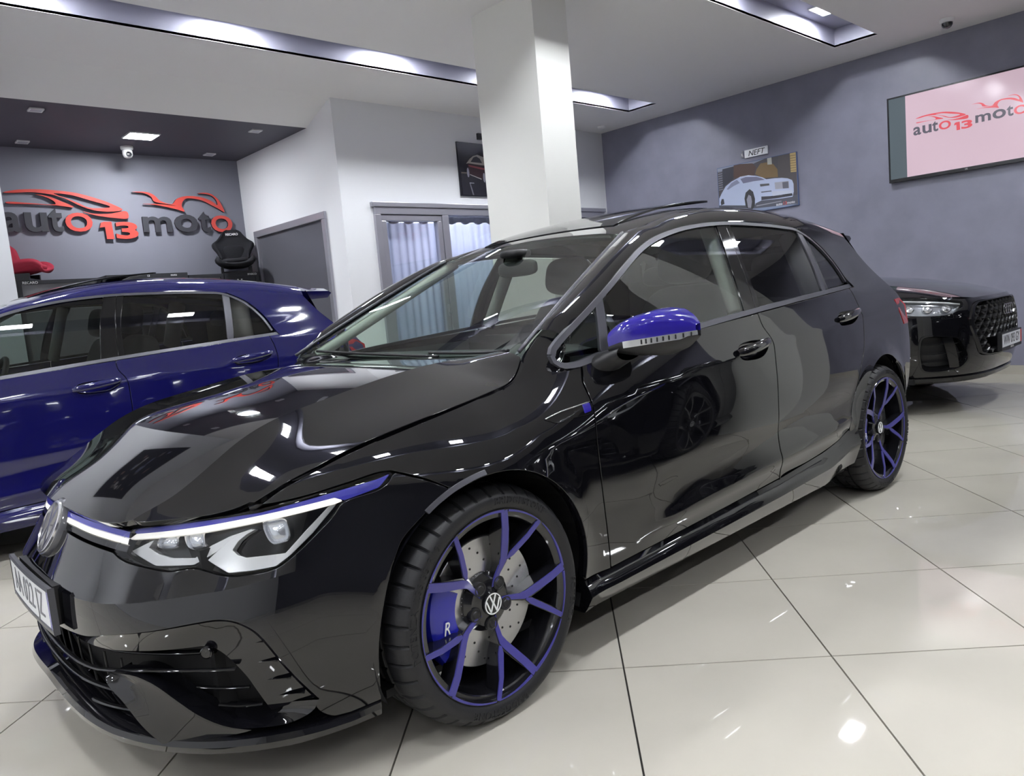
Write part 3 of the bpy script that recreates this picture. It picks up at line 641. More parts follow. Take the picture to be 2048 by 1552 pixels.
    qo=[[(2.497,1.022),(2.478,1.056),(2.438,1.146),(2.356,1.247),(2.235,1.322)],[(2.235,1.322),(2.40,1.315),(2.62,1.285),(2.76,1.262)],[(2.76,1.262),(2.83,1.16),(2.93,1.05),(3.04,.965)],[(3.04,.965),(3.10,.87),(3.10,.62),(3.06,.47),(2.985,.43)],
        arc(2.635,.318,.365,17,174,34)[:], [arc(2.635,.318,.365,17,174,34)[-1],(2.212,.378)],[(2.212,.378),(2.206,.395),(2.234,.486),(2.285,.572),(2.342,.653),(2.399,.728),(2.437,.867),(2.434,.963),(2.422,1.019)],[(2.422,1.019),(2.46,1.0215),(2.497,1.022)]]
    qo[3][-1]=arc(2.635,.318,.365,17,140,2)[0]
    panel('rear_quarter',side,[(qo,[])],P_,car,res=.024,mirror=True)
    # piece below door end, front of the rear arch
    # --- side skirt
    xs=np.linspace(.372,2.26,50); rows=[]
    zt=np.interp(xs,[.37,.507,1.558,1.962,2.10,2.19,2.26],[.262,.258,.297,.327,.350,.378,.40]); zl=np.interp(xs,[.37,.52,1.22,2.008,2.126,2.26],[.158,.158,.163,.171,.203,.215])
    ws=S(xs,zt)
    def srow(f,dy,dz): return np.stack([xs,-(ws+dy),zt*(1-f)+zl*f+dz],1)
    rows=[srow(0,-.020,.004),srow(0.0,-.006,-.004),srow(.16,.000,0),srow(.20,.006,0),srow(.36,.016,0),srow(.48,.019,0),srow(.58,.013,0),srow(.85,-.004,0),srow(1,-.016,0),srow(1,-.07,0),srow(.6,-.08,0)]
    mb=MB(); mb.grid(rows); n=50; R=len(rows)
    mb.F.append(tuple(i*n for i in range(R))); mb.F.append(tuple(i*n+n-1 for i in range(R))[::-1])
    sk=mb.build('side_skirt',P_,car,auto=28); mirror_obj(sk)
    # --- hood
    hfz=D['hood_front']; le=[(a,-float(_hye(a))+.006) for a in (.346,.31,.27,.206,.097,-.063,-.19,-.3,-.381,-.454,-.505)]
    fr=[(-.505,-.655),(-.547,-.622),(-.611,-.565),(-.700,-.466),(-.728,-.400),(-.745,-.322),(-.760,-.159),(-.764,0)]
    rear=[(.498,0),(.487,-.15),(.462,-.30),(.425,-.45),(.385,-.58),(.346,-.694)]
    mp=lambda L:[(a,-b) for a,b in L[::-1]]
    cr=[(x,-float(_hy1(x))) for x in np.linspace(-.706,.418,14)]
    # centre part between the creases, and two outer parts
    fi=[p for p in fr if p[1]>cr[0][1]+.003]; fo=[p for p in fr if p[1]<cr[0][1]-.003]
    ri=[p for p in rear if p[1]>cr[-1][1]+.003]; ro=[p for p in rear if p[1]<cr[-1][1]-.003]
    cen=[[cr[0]]+fi[:-1]+[(-.764,0)]+mp(fi[:-1])+[(cr[0][0],-cr[0][1])],('n',mp(cr[::-1])),[(cr[-1][0],-cr[-1][1])]+[(a,-b) for a,b in ri[::-1]][:-1]+[(.498,0)]+ri[1:]+[cr[-1]],('n',cr[::-1])]
    left=[('n',cr),[cr[-1]]+ro,[ro[-1]]+le[1:],[le[-1]]+fo+[cr[0]]]
    right=[('n',[(a,-b) for a,b in cr]),[(cr[-1][0],-cr[-1][1])]+[(a,-b) for a,b in ro],[(ro[-1][0],-ro[-1][1])]+[(a,-b) for a,b in le[1:]],[(le[-1][0],-le[-1][1])]+[(a,-b) for a,b in fo]+[(cr[0][0],-cr[0][1])]]
    panel('hood',hood,[(cen,[]),(left,[]),(right,[])],P_,car,res=.020,depth=.016)
    # --- bumper
    hl=D['hl_low']; crs=[(0,.488)]+D['crease']+[(56,.551),(61.0,.558)]
    ba=D['bottom_arch']
    seamN=[(68.3,.7175),(70.5,.704),(73.4,.684),(76.2,.658)]
    archN=[(76.2,.658),(73.0,.632),(70.2,.604),(67.3,.566),(65.4,.512)]
    topc=[(0,.607),(8,.603),(16,.5955),(22,.5885),(23.6,.5865)]
    hlb=[(23.6,.5865)]+[(a,b-.005) for a,b in hl[1:]]
    dn=lambda L:L[::-1]
    up_l=[topc,hlb,[hlb[-1]]+seamN[0:],archN,[archN[-1],(64.6,.478),(64.4,.4685)]]
    # crease from arch edge to centre
    cz=lambda t: float(.5+_dz(t))
    crl=[(64.4,.4685)]+[(t,cz(t)) for t in (62,58,54,50,45,40,35,30,25,20,15,10,5,0)]
    crl[1]=(62,.50); crl[2]=(58,.527)
    upper=[mirN(topc[::-1])[:-1]+topc,hlb,[hlb[-1]]+seamN,archN,[archN[-1],crl[0]],('n',crl+mirN(crl[:-1][::-1])),mirN([archN[-1],crl[0]][::-1]),mirN(archN[::-1]),mirN(([hlb[-1]]+seamN)[::-1]),mirN(hlb[::-1])]
    cf=D['cframe']; cft=[(0,.386),(8,.388)]+cf[:1]+cf[1:]
    cft=[(0,.3855),(9,.388),(14.9,.3945),(20.5,.4015),(25.2,.417),(33,.438),(40.5,.4575),(43,.4605),(44.9,.455),(47.3,.43),(48.7,.399),(50.9,.327),(54.1,.2336)]
    lipx=[(54.1,.2336),(53.6,.215),(54.4,.190),(56,.172),(58.5,.172),(61.9,.19)]
    arl=[(61.96,.1874),(61.98,.2491),(62.25,.3211),(62.94,.3864),(64.23,.461),(64.4,.4685)]
    lower=[('n',mirN(crl[:-1])+crl[::-1]),arl[::-1],[arl[0]]+lipx[::-1][1:],cft[::-1]+mirN(cft[1:]),mirN(lipx),mirN(arl)]
    bump=panel('front_bumper',nose,[(upper,[]),(lower,[])],P_,car,scale=NSC,res=.018,depth=.016)[0]
    # splitter lip below
    th=np.linspace(-62,62,91); at=np.abs(th)
    ztop=np.interp(at,[0,10,24,30,38,45,54,58,62],[.232,.222,.196,.190,.182,.176,.170,.170,.186]); zbot=np.interp(at,[0,20,30,40,50,62],[.165,.150,.140,.126,.116,.128])
    fwd=np.interp(at,[0,20,30,45,55,62],[.012,.012,.010,.006,.004,.0])
    q=lambda z,o:nose(np.stack([th,z],1),o)
    rows=[q(ztop+.004,-.05),q(ztop,fwd-.022),q(ztop-.004,fwd+.004),q((ztop*.72+zbot*.28),fwd+.012),q((ztop*.35+zbot*.65),fwd+.010),q(zbot+.008,fwd+.002),q(zbot,fwd-.010),q(zbot,fwd-.12)]
    mb=MB(); mb.grid(rows); mb.build('splitter',P_,bump,auto=26)
    # recess behind the grille
    rows=[q(np.full(91,z),np.full(91,-.085)) for z in (.10,.2,.3,.40,.47)]
    mb=MB(); mb.grid(rows); mb.build('grille_cavity',M['void'],bump)
    # intake frame: bevel from the outer frame edge to the inner opening
    for s in (1,-1):
        oc=resample(catmull(np.array(cft)*NSC,per=8),.012)/NSC
        inn=[(0,.355),(7,.352),(14,.352),(20.9,.359),(30.4,.3766),(38,.390),(40.3,.3924),(42,.3805),(44.9,.3188),(46.3,.2666),(47.6,.2062)]
        ic=catmull(np.array(inn)*NSC,per=8); ic=resample(ic,.012)/NSC
        t=np.linspace(0,1,len(oc)); ti=np.linspace(0,1,len(ic)); ic=np.stack([np.interp(t,ti,ic[:,k]) for k in (0,1)],1)
        oc[:,0]*=s; ic[:,0]*=s
        rows=[nose(oc,-.001),nose(oc*.9+ic*.1,-.012),nose(oc*.6+ic*.4,-.022),nose(ic,-.030),nose(ic,-.075)]
        mb=MB(); mb.grid(rows); mb.build('intake_frame',P_,bump,auto=24)
        # louvres on the frame's outer slope
        for lv,(ta,za,ln) in enumerate(((48.9,.398,3.2),(49.9,.350,3.6),(51.2,.302,4.0),(52.6,.256,4.2))):
            tt=np.linspace(ta-ln,ta-.3,8); zz=np.linspace(za-.010,za,8); oo=np.linspace(-.030,-.004,8)
            a=nose(np.stack([tt*s,zz],1),oo); b=nose(np.stack([tt*s,zz-.006-.006*np.linspace(0,1,8)],1),oo-.012)
            strip3('louvre',a,b,(.3,0,.2),.004,M['gloss'],bump)
        # lower rim of the intake
        lb=[(54.1,.2336),(52.9,.208),(49.7,.1905),(45.8,.194),(42.1,.205),(39.4,.230),(36,.275),(32.5,.318),(29,.333),(25.7,.328)]
        lc=resample(catmull(np.array(lb)*NSC,per=8),.012)/NSC; lc[:,0]*=s
        li=lc.copy(); li[:,0]-=s*np.interp(np.abs(lc[:,0]),[25,38,46,54],[-.4,1.0,2.2,4.5]); li[:,1]+=np.interp(np.abs(lc[:,0]),[25,40,46,54],[-.012,.006,.012,-.012])
        rows=[nose(lc,.004),nose(lc*.7+li*.3,-.008),nose(li,-.030),nose(li,-.075)]
        mb=MB(); mb.grid(rows); mb.build('intake_lower_lip',P_,bump,auto=30)
        # canard blade
        cl=resample(catmull(np.array([(25.7,.328),(25.9,.308),(28.4,.2657),(30.5,.2148),(32.6,.172),(33.4,.150)])*NSC,per=8),.012)/NSC
        cr_=resample(catmull(np.array([(25.7,.328),(30,.333),(33.3,.316),(36,.283),(39,.240),(42.0,.208),(45,.190)])*NSC,per=8),.012)/NSC
        t=np.linspace(0,1,len(cl)); cr_=np.stack([np.interp(t,np.linspace(0,1,len(cr_)),cr_[:,k]) for k in(0,1)],1)
        cl[:,0]*=s; cr_[:,0]*=s
        rows=[nose(cl,-.05),nose(cl,.014),nose(cl*.94+cr_*.06,.019),nose(cl*.70+cr_*.30,.010),nose(cl*.40+cr_*.60,.000),nose(cl*.08+cr_*.92,.004),nose(cr_,.004),nose(cr_,-.04)]
        mb=MB(); mb.grid(rows); mb.build('canard',P_,bump,auto=32)
        # park sensor
        sc=nose(np.array([[s*41.0,.372]]),-.022)[0]
    # slats across the grille
    def slat(pts,off,r,name='grille_slat',flat=.55,m=M['gloss']):
        c=resample(catmull(np.array(pts)*NSC,per=8),.015)/NSC; P3=nose(c,off); mb=MB(); mb.tube(P3,r,seg=10,flat=flat); return mb.build(name,m,bump,auto=50)
    A=[(0,.294),(10,.298),(19.7,.309),(24,.320),(32,.338),(39,.341),(44.2,.338)]
    B=[(0,.247),(8,.2506),(21.4,.2674),(26,.272)]; B2=[(38.2,.294),(41.2,.287),(45.4,.281)]
    C=[(0,.208),(12.7,.2046),(24.6,.2233),(30,.232)]; C2=[(40.8,.243),(43.4,.2345),(46.6,.2295)]
    for L in (A,B,C): slat(mirN(L[::-1])[:-1]+L,-.016,.0072)
    for L in (B2,C2): slat(L,-.030,.0062); slat(mirN(L),-.030,.0062)
    slat(mirN([(0,.345),(20,.350),(30,.364),(41,.371)][::-1])[:-1]+[(0,.345),(20,.350),(30,.364),(41,.371)],-.05,.010)
    for t in (-24,-18,-12,-6,0,6,12,18,23):
        mb=MB(); zz=np.linspace(.19,.33,8); P3=nose(np.stack([np.full(8,float(t)),zz],1),-.05); mb.tube(P3,.0028,seg=6); mb.build('grille_rib',M['plastic'],bump)
    # park sensors
    for s in (-1,1):
        n0=nose(np.array([[s*40.6,.381]]),-.0205)[0]; d=nose(np.array([[s*40.6,.381]]),.02)[0]-n0; d/=np.linalg.norm(d)
        a=np.cross(d,(0,0,1)); a/=np.linalg.norm(a); b=np.cross(d,a); mb=MB(); rows=[]
        for r,h in ((.0138,-.004),(.0138,.004),(.0115,.006),(.0112,.0045),(.0105,.0045),(.0105,.0058),(.0005,.0062)): rows.append([n0+d*h+r*(math.cos(q)*a+math.sin(q)*b) for q in np.linspace(0,2*math.pi,24,endpoint=False)])
        mb.grid(rows,cu=True); mb.build('parking_sensor',P_,bump,auto=30)
    # --- light bar strip between hood and bumper
    th2=np.linspace(-26.5,26.5,61); 
    zt_=np.interp(np.abs(th2),[0,10,20,26.5],[.660,.657,.651,.644]); zb_=np.interp(np.abs(th2),[0,10,20,26.5],[.612,.608,.598,.591])
    qq=lambda f,o:nose(np.stack([th2,zt_*(1-f)+zb_*f],1),o)
    lb_=MB(); lb_.grid([qq(0,-.02),qq(.02,-.006),qq(.12,-.002),qq(.16,-.008)]); strip=lb_.build('grille_light_bar',M['gloss'],car,auto=30)
    mb=MB(); mb.grid([qq(.14,-.008),qq(.17,-.001),qq(.40,-.001),qq(.43,-.008)]); mb.build('blue_line',M['lampblue'],strip,auto=30)
    mb=MB(); mb.grid([qq(.42,-.008),qq(.45,-.002),qq(.66,-.002),qq(.70,-.009)]); mb.build('light_guide',M['lampwhite'],strip,auto=30)
    mb=MB(); mb.grid([qq(.69,-.009),qq(.72,-.004),qq(.97,-.004),qq(1.0,-.02)]); mb.build('lower_bar',M['gloss'],strip,auto=30)
    # --- front emblem on its housing
    ec=nose(np.array([[0.,.603]]),.010)[0]; en=np.array([-math.cos(math.radians(27)),0,math.sin(math.radians(27))]); eu=np.array([math.sin(math.radians(27)),0,math.cos(math.radians(27))]); er=np.array([0,-1.,0])
    E3=lambda x,z,h:tuple(ec+er*x+eu*z+en*h)
    mb=MB(); rows=[]
    for r,h in ((.083,-.03),(.080,-.004),(.076,.002),(.070,.003),(.0005,.003)): rows.append([E3(r*math.cos(q),r*math.sin(q),h) for q in np.linspace(0,2*math.pi,56,endpoint=False)])
    mb.grid(rows,cu=True); emb=mb.build('front_emblem',mat('emblem_smoked',(.10,.10,.11),rough=.12,coat=.5),car,auto=30)
    mb=MB(); rows=[]
    for r,h in ((.071,.003),(.0705,.0075),(.068,.0085),(.0635,.0085),(.0622,.003)): rows.append([E3(r*math.cos(q),r*math.sin(q),h) for q in np.linspace(0,2*math.pi,56,endpoint=False)])
    mb.grid(rows,cu=True)
    for pl in vw_strokes(): mb.prism([(x*.064,z*.064) for x,z in pl],lambda p:E3(p[0],p[1],.003),lambda p:E3(p[0],p[1],.0075))
    mb.build('emblem_mark',M['chrome'],emb,auto=25)
    # --- number plate
    xp=-.866; pw,zt2,zb2=.236,.507,.388
    def bow(y): return xp+.10*y*y
    ys=np.linspace(-pw,pw,17); mb=MB()
    def prow(z,dx,w=1.): return [(bow(y*w)+dx,y*w,z) for y in ys]
    mb.grid([prow(zt2-.002,.010),prow(zt2,-.001),prow(zt2-.008,-.004),prow(zt2-.011,0),prow(zb2+.015,0),prow(zb2+.012,-.004),prow(zb2,-.002),prow(zb2,.010)]); 
    for s in (-1,1): mb.grid([[(bow(s*pw)+d,s*pw,z) for z in (zt2,zb2)] for d in (.012,-.003)])
    pf=mb.build('number_plate',M['plateframe'],car,auto=30)
    mb=MB(); mb.grid([prow(zt2-.010,-.0015,.975),prow(zb2+.014,-.0015,.975)]); mb.build('plate_face',M['plate'],pf)
    for y0,y1 in ((-.975,-.91),):
        mb=MB(); mb.grid([[(bow(y*pw)-.0022,y*pw,z) for y in np.linspace(y0,y1,4)] for z in (zt2-.010,zb2+.014)]); mb.build('plate_band',M['lampblue'],pf)
    V,F=text_pts('AA 022 JZ',size=.098,extrude=.0004,space=1.0,offset=-.0012)
    V=V*[.84,1,1]
    pydata('plate_text',[(bow(-x)-.0023-z,-x*-1*-1 if False else x*1.0*-1*-1,(zt2+zb2)/2+.002+y) for x,y,z in V] if False else [(bow(x)-.0024-z,-x,(zt2+zb2)/2+.002+y) for x,y,z in V],F,M['plateink'],pf)
    mb=MB(); mb.box(-.845,-.80,-.2,.2,.40,.50); mb.build('plate_bracket',M['plastic'],pf)
    # --- headlights
    hu=D['hl_up']; hlo=D['hl_low']
    outl=[hu,hlo[::-1]]
    lens=panel('headlight',nose,[(outl,[])],M['clear'],car,scale=NSC,res=.012,depth=.010)[0]
    nz=lambda off:(lambda U:nose(U,off))
    pb=[(a,b) for a,b in hu]+[(a,b) for a,b in hlo[::-1][1:-1]]
    cc=np.mean(pb,0); inn=[tuple(cc+(np.array(p)-cc)*.985) for p in pb]
    ho=resample(np.array(pb+[pb[0]])*NSC,.01)/NSC
    mb=MB(); mb.grid([nose(ho,-.004),nose(cc+(ho-cc)*.99,-.030)]); mb.build('headlight_rim',M['gloss'],lens,auto=40)
    panel('headlight_housing',nz(-.042),[([('n',inn+[inn[0]])],[])],M['gloss'],lens,scale=NSC,res=.014)
    def bar(nm,key,off,m,d=.012,smooth=False):
        return panel(nm,nz(off),[([('l',D[key]+[D[key][0]])] if not smooth else [D[key]+[D[key][0]]],[])],m,lens,scale=NSC,res=.007,step=.005,depth=d,bev=.0012)
    bar('blue_strip','blue_strip',-.010,M['lampblue']); bar('light_guide','white_strip',-.010,M['lampwhite'])
    bar('daytime_light','drl1',-.020,M['lampsilk'],.02); bar('daytime_light','drl2',-.018,M['lampsilk'],.02)
    for key in ('proj1','proj2','proj3'):
        p=np.array(D[key]); c=p.mean(0); ring=catmull(p*NSC,closed=True,per=4)/NSC; rows=[]
        for s,o in ((1.0,-.040),(1.0,-.016),(.93,-.013),(.86,-.017),(.84,-.030)): rows.append(nose(c+(ring-c)*s,o))
        mb=MB(); mb.grid(rows,cu=True); mb.build('projector_bezel',M['chrome'],lens,auto=35)
        rows=[nose(c+(ring-c)*s,o) for s,o in ((.86,-.026),(.6,-.018),(.3,-.0145),(.02,-.0135))]
        mb=MB(); mb.grid(rows,cu=True); mb.build('projector_lens',M['clearlens'] if 'clearlens' in M else M['silver'],lens,smooth=True)
    V,F=text_pts('IQ.LIGHT',size=.012,extrude=.0002)
    tt=np.array([(64.2+x/.0145/1.0,.7005+y+x*.20) for x,y,z in V]); pydata('lamp_script',nose(tt,-.008),F,M['lampblue'],lens)
    for o in [lens]: mirror_obj(o)
    # --- fender badge
    fbp=D['fbadge']
    fb=poly_panel('fender_badge',lambda U:side(U,.003),fbp,M['gloss'],car,(1,1),res=.01,depth=.006)[0]
    bq=[(.405,.784),(.432,.787),(.429,.764),(.402,.761)]
    poly_panel('badge_mark',lambda U:side(U,.005),bq,M['blue'],fb,(1,1),res=.008,depth=.003,smooth=False)
    rg_=[(.262,.766),(.329,.778),(.38,.7835),(.434,.789)]; mb=MB(); mb.tube(side(resample(catmull(np.array(rg_),per=6),.01),.004),.0022,seg=6); mb.build('crease_highlight',M['chrome'],fb,smooth=True)  # bright ridge added to draw the crease highlight above the badge
    mirror_obj(fb)
    # arch reflector strip on the front fender flare
    ra=np.radians(np.linspace(124,94,18)); A3=side(np.stack([.018+.3565*np.cos(ra),.318+.3565*np.sin(ra)],1),.004); B3=side(np.stack([.018+.368*np.cos(ra),.318+.368*np.sin(ra)],1),.003)
    rf=strip3('side_marker',A3,B3,(0,1,0),.008,M['sideclear'] if 'sideclear' in M else M['satin'],car); mirror_obj(rf)
    # wheel-arch inner edge lips
    for cx,r,a0_,a1_ in ((.018,.355,-8,172),(2.635,.365,17,174)):
        aa=np.radians(np.linspace(a0_,a1_,60)); q_=lambda rr,o:side(np.stack([cx+rr*np.cos(aa),.318+rr*np.sin(aa)],1),o)
        mb=MB(); a_=q_(r,-.001); b_=a_+[0,.035,0]; mb.grid([a_,b_]); o=mb.build('arch_lip',P_,car,smooth=True); mirror_obj(o)
    # --- windows
    bt_=D['belt_trim_top']
    dl=[(.392,.930),(.400,.946),(.617,1.075),(.909,1.221),(1.039,1.267),(1.193,1.301),(1.346,1.322),(1.58,1.337),(1.822,1.334),(2.08,1.322),(2.213,1.306),(2.332,1.238),(2.412,1.139),(2.452,1.052)]
    f1=[(.415,.915),(.432,.944),(.53,1.008),(.600,1.050),(.612,1.052),(.560,.925),(.545,.920),(.47,.910)]
    poly_tri=[[(.418,.913),(.425,.932),(.52,.998),(.607,1.052)],[(.607,1.052),(.567,.925)],[(.567,.925),(.49,.912),(.418,.913)]]
    panel('quarter_light',glassP,[(poly_tri,[])],M['sideglass'],car,res=.03,depth=.004,mirror=True)
    fg=[[(.650,1.078),(.909,1.208),(1.039,1.254),(1.193,1.289),(1.346,1.311),(1.528,1.326)],[(1.528,1.326),(1.471,1.177),(1.425,.985)],[(1.425,.985),(1.128,.966),(.602,.9265)],[(.602,.9265),(.650,1.078)]]
    panel('front_window',glassP,[(fg,[])],M['sideglass'],car,res=.035,depth=.004,mirror=True)
    rg=[[(1.634,1.329),(1.822,1.3245),(2.08,1.311),(2.205,1.298)],[(2.205,1.298),(2.150,1.026)],[(2.150,1.026),(2.011,1.018),(1.553,.993)],[(1.553,.993),(1.571,1.162),(1.634,1.329)]]
    panel('rear_window',glassP,[(rg,[])],M['privacy'],car,res=.035,depth=.004,mirror=True)
    qg=[[(2.247,1.290),(2.322,1.230),(2.402,1.133),(2.440,1.044)],[(2.440,1.044),(2.190,1.029)],[(2.190,1.029),(2.247,1.290)]]
    panel('rear_quarter_window',glassP,[(qg,[])],M['privacy'],car,res=.035,depth=.004,mirror=True)
    gp=lambda off:(lambda U:glassP(U,off))
    # B-pillar covers
    panel('pillar_cover',gp(.004),[([[(1.530,1.332),(1.471,1.177),(1.428,.980)],[(1.428,.980),(1.514,.984)],[(1.514,.984),(1.546,1.179),(1.596,1.335)],[(1.596,1.335),(1.530,1.332)]],[])],M['gloss'],car,res=.03,mirror=True)
    panel('pillar_cover',gp(.004),[([[(1.600,1.335),(1.550,1.179),(1.519,.986)],[(1.519,.986),(1.552,.988)],[(1.552,.988),(1.571,1.162),(1.634,1.334)],[(1.634,1.334),(1.600,1.335)]],[])],M['gloss'],car,res=.03,mirror=True)
    # dividers and window trim
    panel('window_bar',gp(.006),[([('l',[(2.205,1.305),(2.247,1.300),(2.190,1.024),(2.150,1.021),(2.205,1.305)])],[])],M['satin'],car,res=.03,mirror=True)
    panel('window_bar',gp(.006),[([('l',[(.609,1.066),(.648,1.090),(.600,.921),(.566,.920),(.609,1.066)])],[])],M['satin'],car,res=.03,mirror=True)
    dl3=resample(catmull(np.array(dl),per=8),.02); 
    tn=np.gradient(dl3,axis=0); tn/=np.linalg.norm(tn,axis=1)[:,None]; nn=np.stack([-tn[:,1],tn[:,0]],1)
    wv=np.interp(np.arange(len(dl3)),[0,8,30,len(dl3)],[.017,.016,.014,.014])[:,None]
    A3=glassP(dl3+nn*.009,.008); B3=glassP(dl3-nn*(wv-.009)*1.0,.009)
    tr=strip3('window_trim',A3,B3,(0,1,0),.014,M['satin'],car); mirror_obj(tr)
    bl=resample(catmull(np.array([(.388,.932),(.394,.910),(.42,.897),(.47,.896),(.572,.9135),(1.128,.957),(1.532,.983),(2.011,1.009),(2.49,1.032)]),per=8),.02)
    tn=np.gradient(bl,axis=0); tn/=np.linalg.norm(tn,axis=1)[:,None]; nn=np.stack([-tn[:,1],tn[:,0]],1)
    A3=glassP(bl+nn*.008,.008); B3=glassP(bl-nn*.009,.012); tr=strip3('belt_trim',A3,B3,(0,1,0),.014,M['satin'],car); mirror_obj(tr)
    # --- A-pillar and cant rail
    tw=np.linspace(.05,1,16); we=windP(np.stack([-np.ones(16),tw],1),.004)
    xr=np.linspace(1.12,2.76,30)[1:]; re_=np.stack([xr,np.full(29,-.535),roofz(xr,np.full(29,.535))],1)
    inner=np.vstack([we,re_])
    dlx=dl3+nn[:1]*0 if False else resample(catmull(np.array(dl),per=8),.02)
    tn=np.gradient(dlx,axis=0); tn/=np.linalg.norm(tn,axis=1)[:,None]; dn_=np.stack([-tn[:,1],tn[:,0]],1); dlo=dlx+dn_*.011
    lowc=np.vstack([[(.462,.962)],dlo[(dlo[:,0]>.475)&(dlo[:,0]<2.23)],[(2.32,1.322),(2.50,1.304),(2.76,1.264)]]); lowc=resample(lowc,.02)
    ti=np.r_[0,np.cumsum(np.linalg.norm(np.diff(inner,axis=0),axis=1))]; tl=np.r_[0,np.cumsum(np.linalg.norm(np.diff(lowc,axis=0),axis=1))]
    # pair points by x
    ns=70; xs_in=inner[:,0]; xq=np.linspace(.437,2.76,ns)
    lowp=np.stack([np.interp(np.linspace(.464,2.76,ns),lowc[:,0],lowc[:,k]) for k in(0,1)],1); low3=glassP(lowp,.004)
    in3=np.stack([np.interp(xq,inner[:,0],inner[:,k]) for k in range(3)],1)
    rows=[]
    dvec=low3-in3
    outv=np.cross(np.gradient(in3,axis=0),dvec); outv/=np.linalg.norm(outv,axis=1)[:,None]
    outv*=np.sign(np.sum(outv*np.array([0,-1,.6]),1))[:,None]
    for t,b in ((0,-.012),(0,0),(.06,.006),(.2,.013),(.4,.018),(.6,.0175),(.8,.0125),(.93,.006),(1,0),(1,-.012)): rows.append(in3*(1-t)+low3*t+outv*b)
    mb=MB(); mb.grid(rows); pl=mb.build('roof_rail',P_,car,auto=50); mirror_obj(pl)
    # --- roof with glass sunroof, tilted up at its rear
    ro_=[[(1.128,-.0),(1.118,-.2),(1.104,-.40),(1.088,-.530)],[(1.088,-.530),(1.5,-.531),(2.1,-.531),(2.74,-.531)],[(2.74,-.531),(2.80,-.3),(2.82,0)]]
    ro_=ro_+[[(a,-b) for a,b in s[::-1]] for s in ro_[::-1]]
    sun=[('l',[(1.20,-.40),(1.20,.40),(1.92,.40),(1.92,-.40),(1.20,-.40)])]
    panel('roof',roof,[(ro_,[sun])],P_,car,res=.035,depth=.012)
    def sunP(U):
        P=roof(U); t=np.clip((U[:,0]-1.21)/.70,0,1); P[:,2]+=.004+.034*t; return P
    panel('sunroof',sunP,[([('l',[(1.205,-.395),(1.205,.395),(1.915,.395),(1.915,-.395),(1.205,-.395)])],[])],M['gloss'],car,res=.05,depth=.008)
    # --- windscreen, wipers, cowl
    panel('windscreen',windP,[([('l',[(-1,.0),(1,.0)]),('l',[(1,0),(1,1)]),('l',[(1,1),(-1,1)]),('l',[(-1,1),(-1,0)])],[])],M['wind'],car,scale=(.65,.7),res=.06,step=.04,depth=.004)
    for sg in (-1,1):
        tt=np.linspace(.0,1,24); mb=MB(); mb.tube(windP(np.stack([np.full(24,sg*1.004),tt],1),.006),.0065,seg=8); mb.build('screen_trim',M['satin'],car,smooth=True)
    # black ceramic border
    for pts in ([(-1,0),(1,0),(1,.03),(-1,.03)],[(-1,.97),(1,.97),(1,1),(-1,1)],[(-1,.03),(-.968,.03),(-.968,.97),(-1,.97)],[(1,.03),(.968,.03),(.968,.97),(1,.97)]):
        panel('screen_border',lambda U:windP(U,-.004),[([('ln',pts+[pts[0]])],[])],M['gloss'],car,scale=(.65,.7),res=.05,step=.04)
    mb=MB(); rows=[]
    for t in (-.07,-.03,.02): rows.append([tuple(p+np.array([-.01 if t<0 else 0,0,-.018])) for p in windP(np.stack([np.linspace(-.93,.93,24),np.full(24,t)],1))])
    mb.grid(rows); mb.build('cowl',M['plastic'],car,smooth=True)
    for y0,y1 in ((.62,-.05),(.02,-.58)):
        ys_=np.linspace(y0,y1,14); s_=ys_/.69; mb=MB(); mb.tube(windP(np.stack([s_,np.linspace(.035,.012,14)],1),.012),.006,seg=6); mb.build('wiper',M['plastic'],car,smooth=True)
    # --- rear: hatch, spoiler, tail lamps, bumper
    zq=[(2.76,1.262),(2.83,1.16),(2.93,1.05),(3.04,.965),(3.10,.87),(3.10,.62),(3.06,.47)]
    hatch=[]
    for s in np.linspace(-1,1,17):
        hatch.append([(x+.10*(1-s*s),s*(float(S(np.array([x]),np.array([z]))[0])-.004),z+.02*(1-s*s)*(z>1.2)) for x,z in [(2.80,1.30)]+zq[1:]])
    mb=MB(); mb.grid(hatch); ht=mb.build('tailgate',P_,car,auto=40)
    mb=MB(); mb.grid([[(p[0]+.004,p[1]*.9,p[2]) for p in r[0:4]] for r in hatch]); mb.build('rear_screen',M['gloss'],ht,smooth=True)
    sp=[]
    for s in np.linspace(-1,1,15):
        e=.10*(1-s*s); zz=float(roofz(np.array([2.70]),np.array([.53*s]))[0])
        sp.append([(2.66,.60*s,zz-.002-.03*abs(s)**6),(2.80,.60*s,zz-.022-.03*abs(s)**6),(3.00+e*.3,.575*s,zz-.044-.015*abs(s)**6),(3.02+e*.3,.575*s,zz-.058-.015*abs(s)**6),(2.99+e*.3,.57*s,zz-.090-.015*abs(s)**6),(2.76,.57*s,zz-.095-.02*abs(s)**6)])
    mb=MB(); mb.grid(sp); n=6; mb.F.append(tuple(range(n))); mb.F.append(tuple(range(14*n,15*n))[::-1]); mb.build('rear_spoiler',P_,car,auto=30)
    for s in (-1,1):
        pts=[(2.955,.935),(3.03,.94),(3.10,.90),(3.105,.80),(3.03,.80),(2.98,.87)]
        a=[(x,s*(float(S(np.array([x]),np.array([z]))[0])+.003),z) for x,z in pts]; b=[(x+.0,s*(float(S(np.array([x]),np.array([z]))[0])-.03),z) for x,z in pts]
        mb=MB(); n=6; mb.add(a+b,[tuple(range(n)),tuple(range(n,2*n))[::-1]]+[(i,(i+1)%n,(i+1)%n+n,i+n) for i in range(n)]); mb.build('tail_lamp',M['red'],car)
    rb_=[]
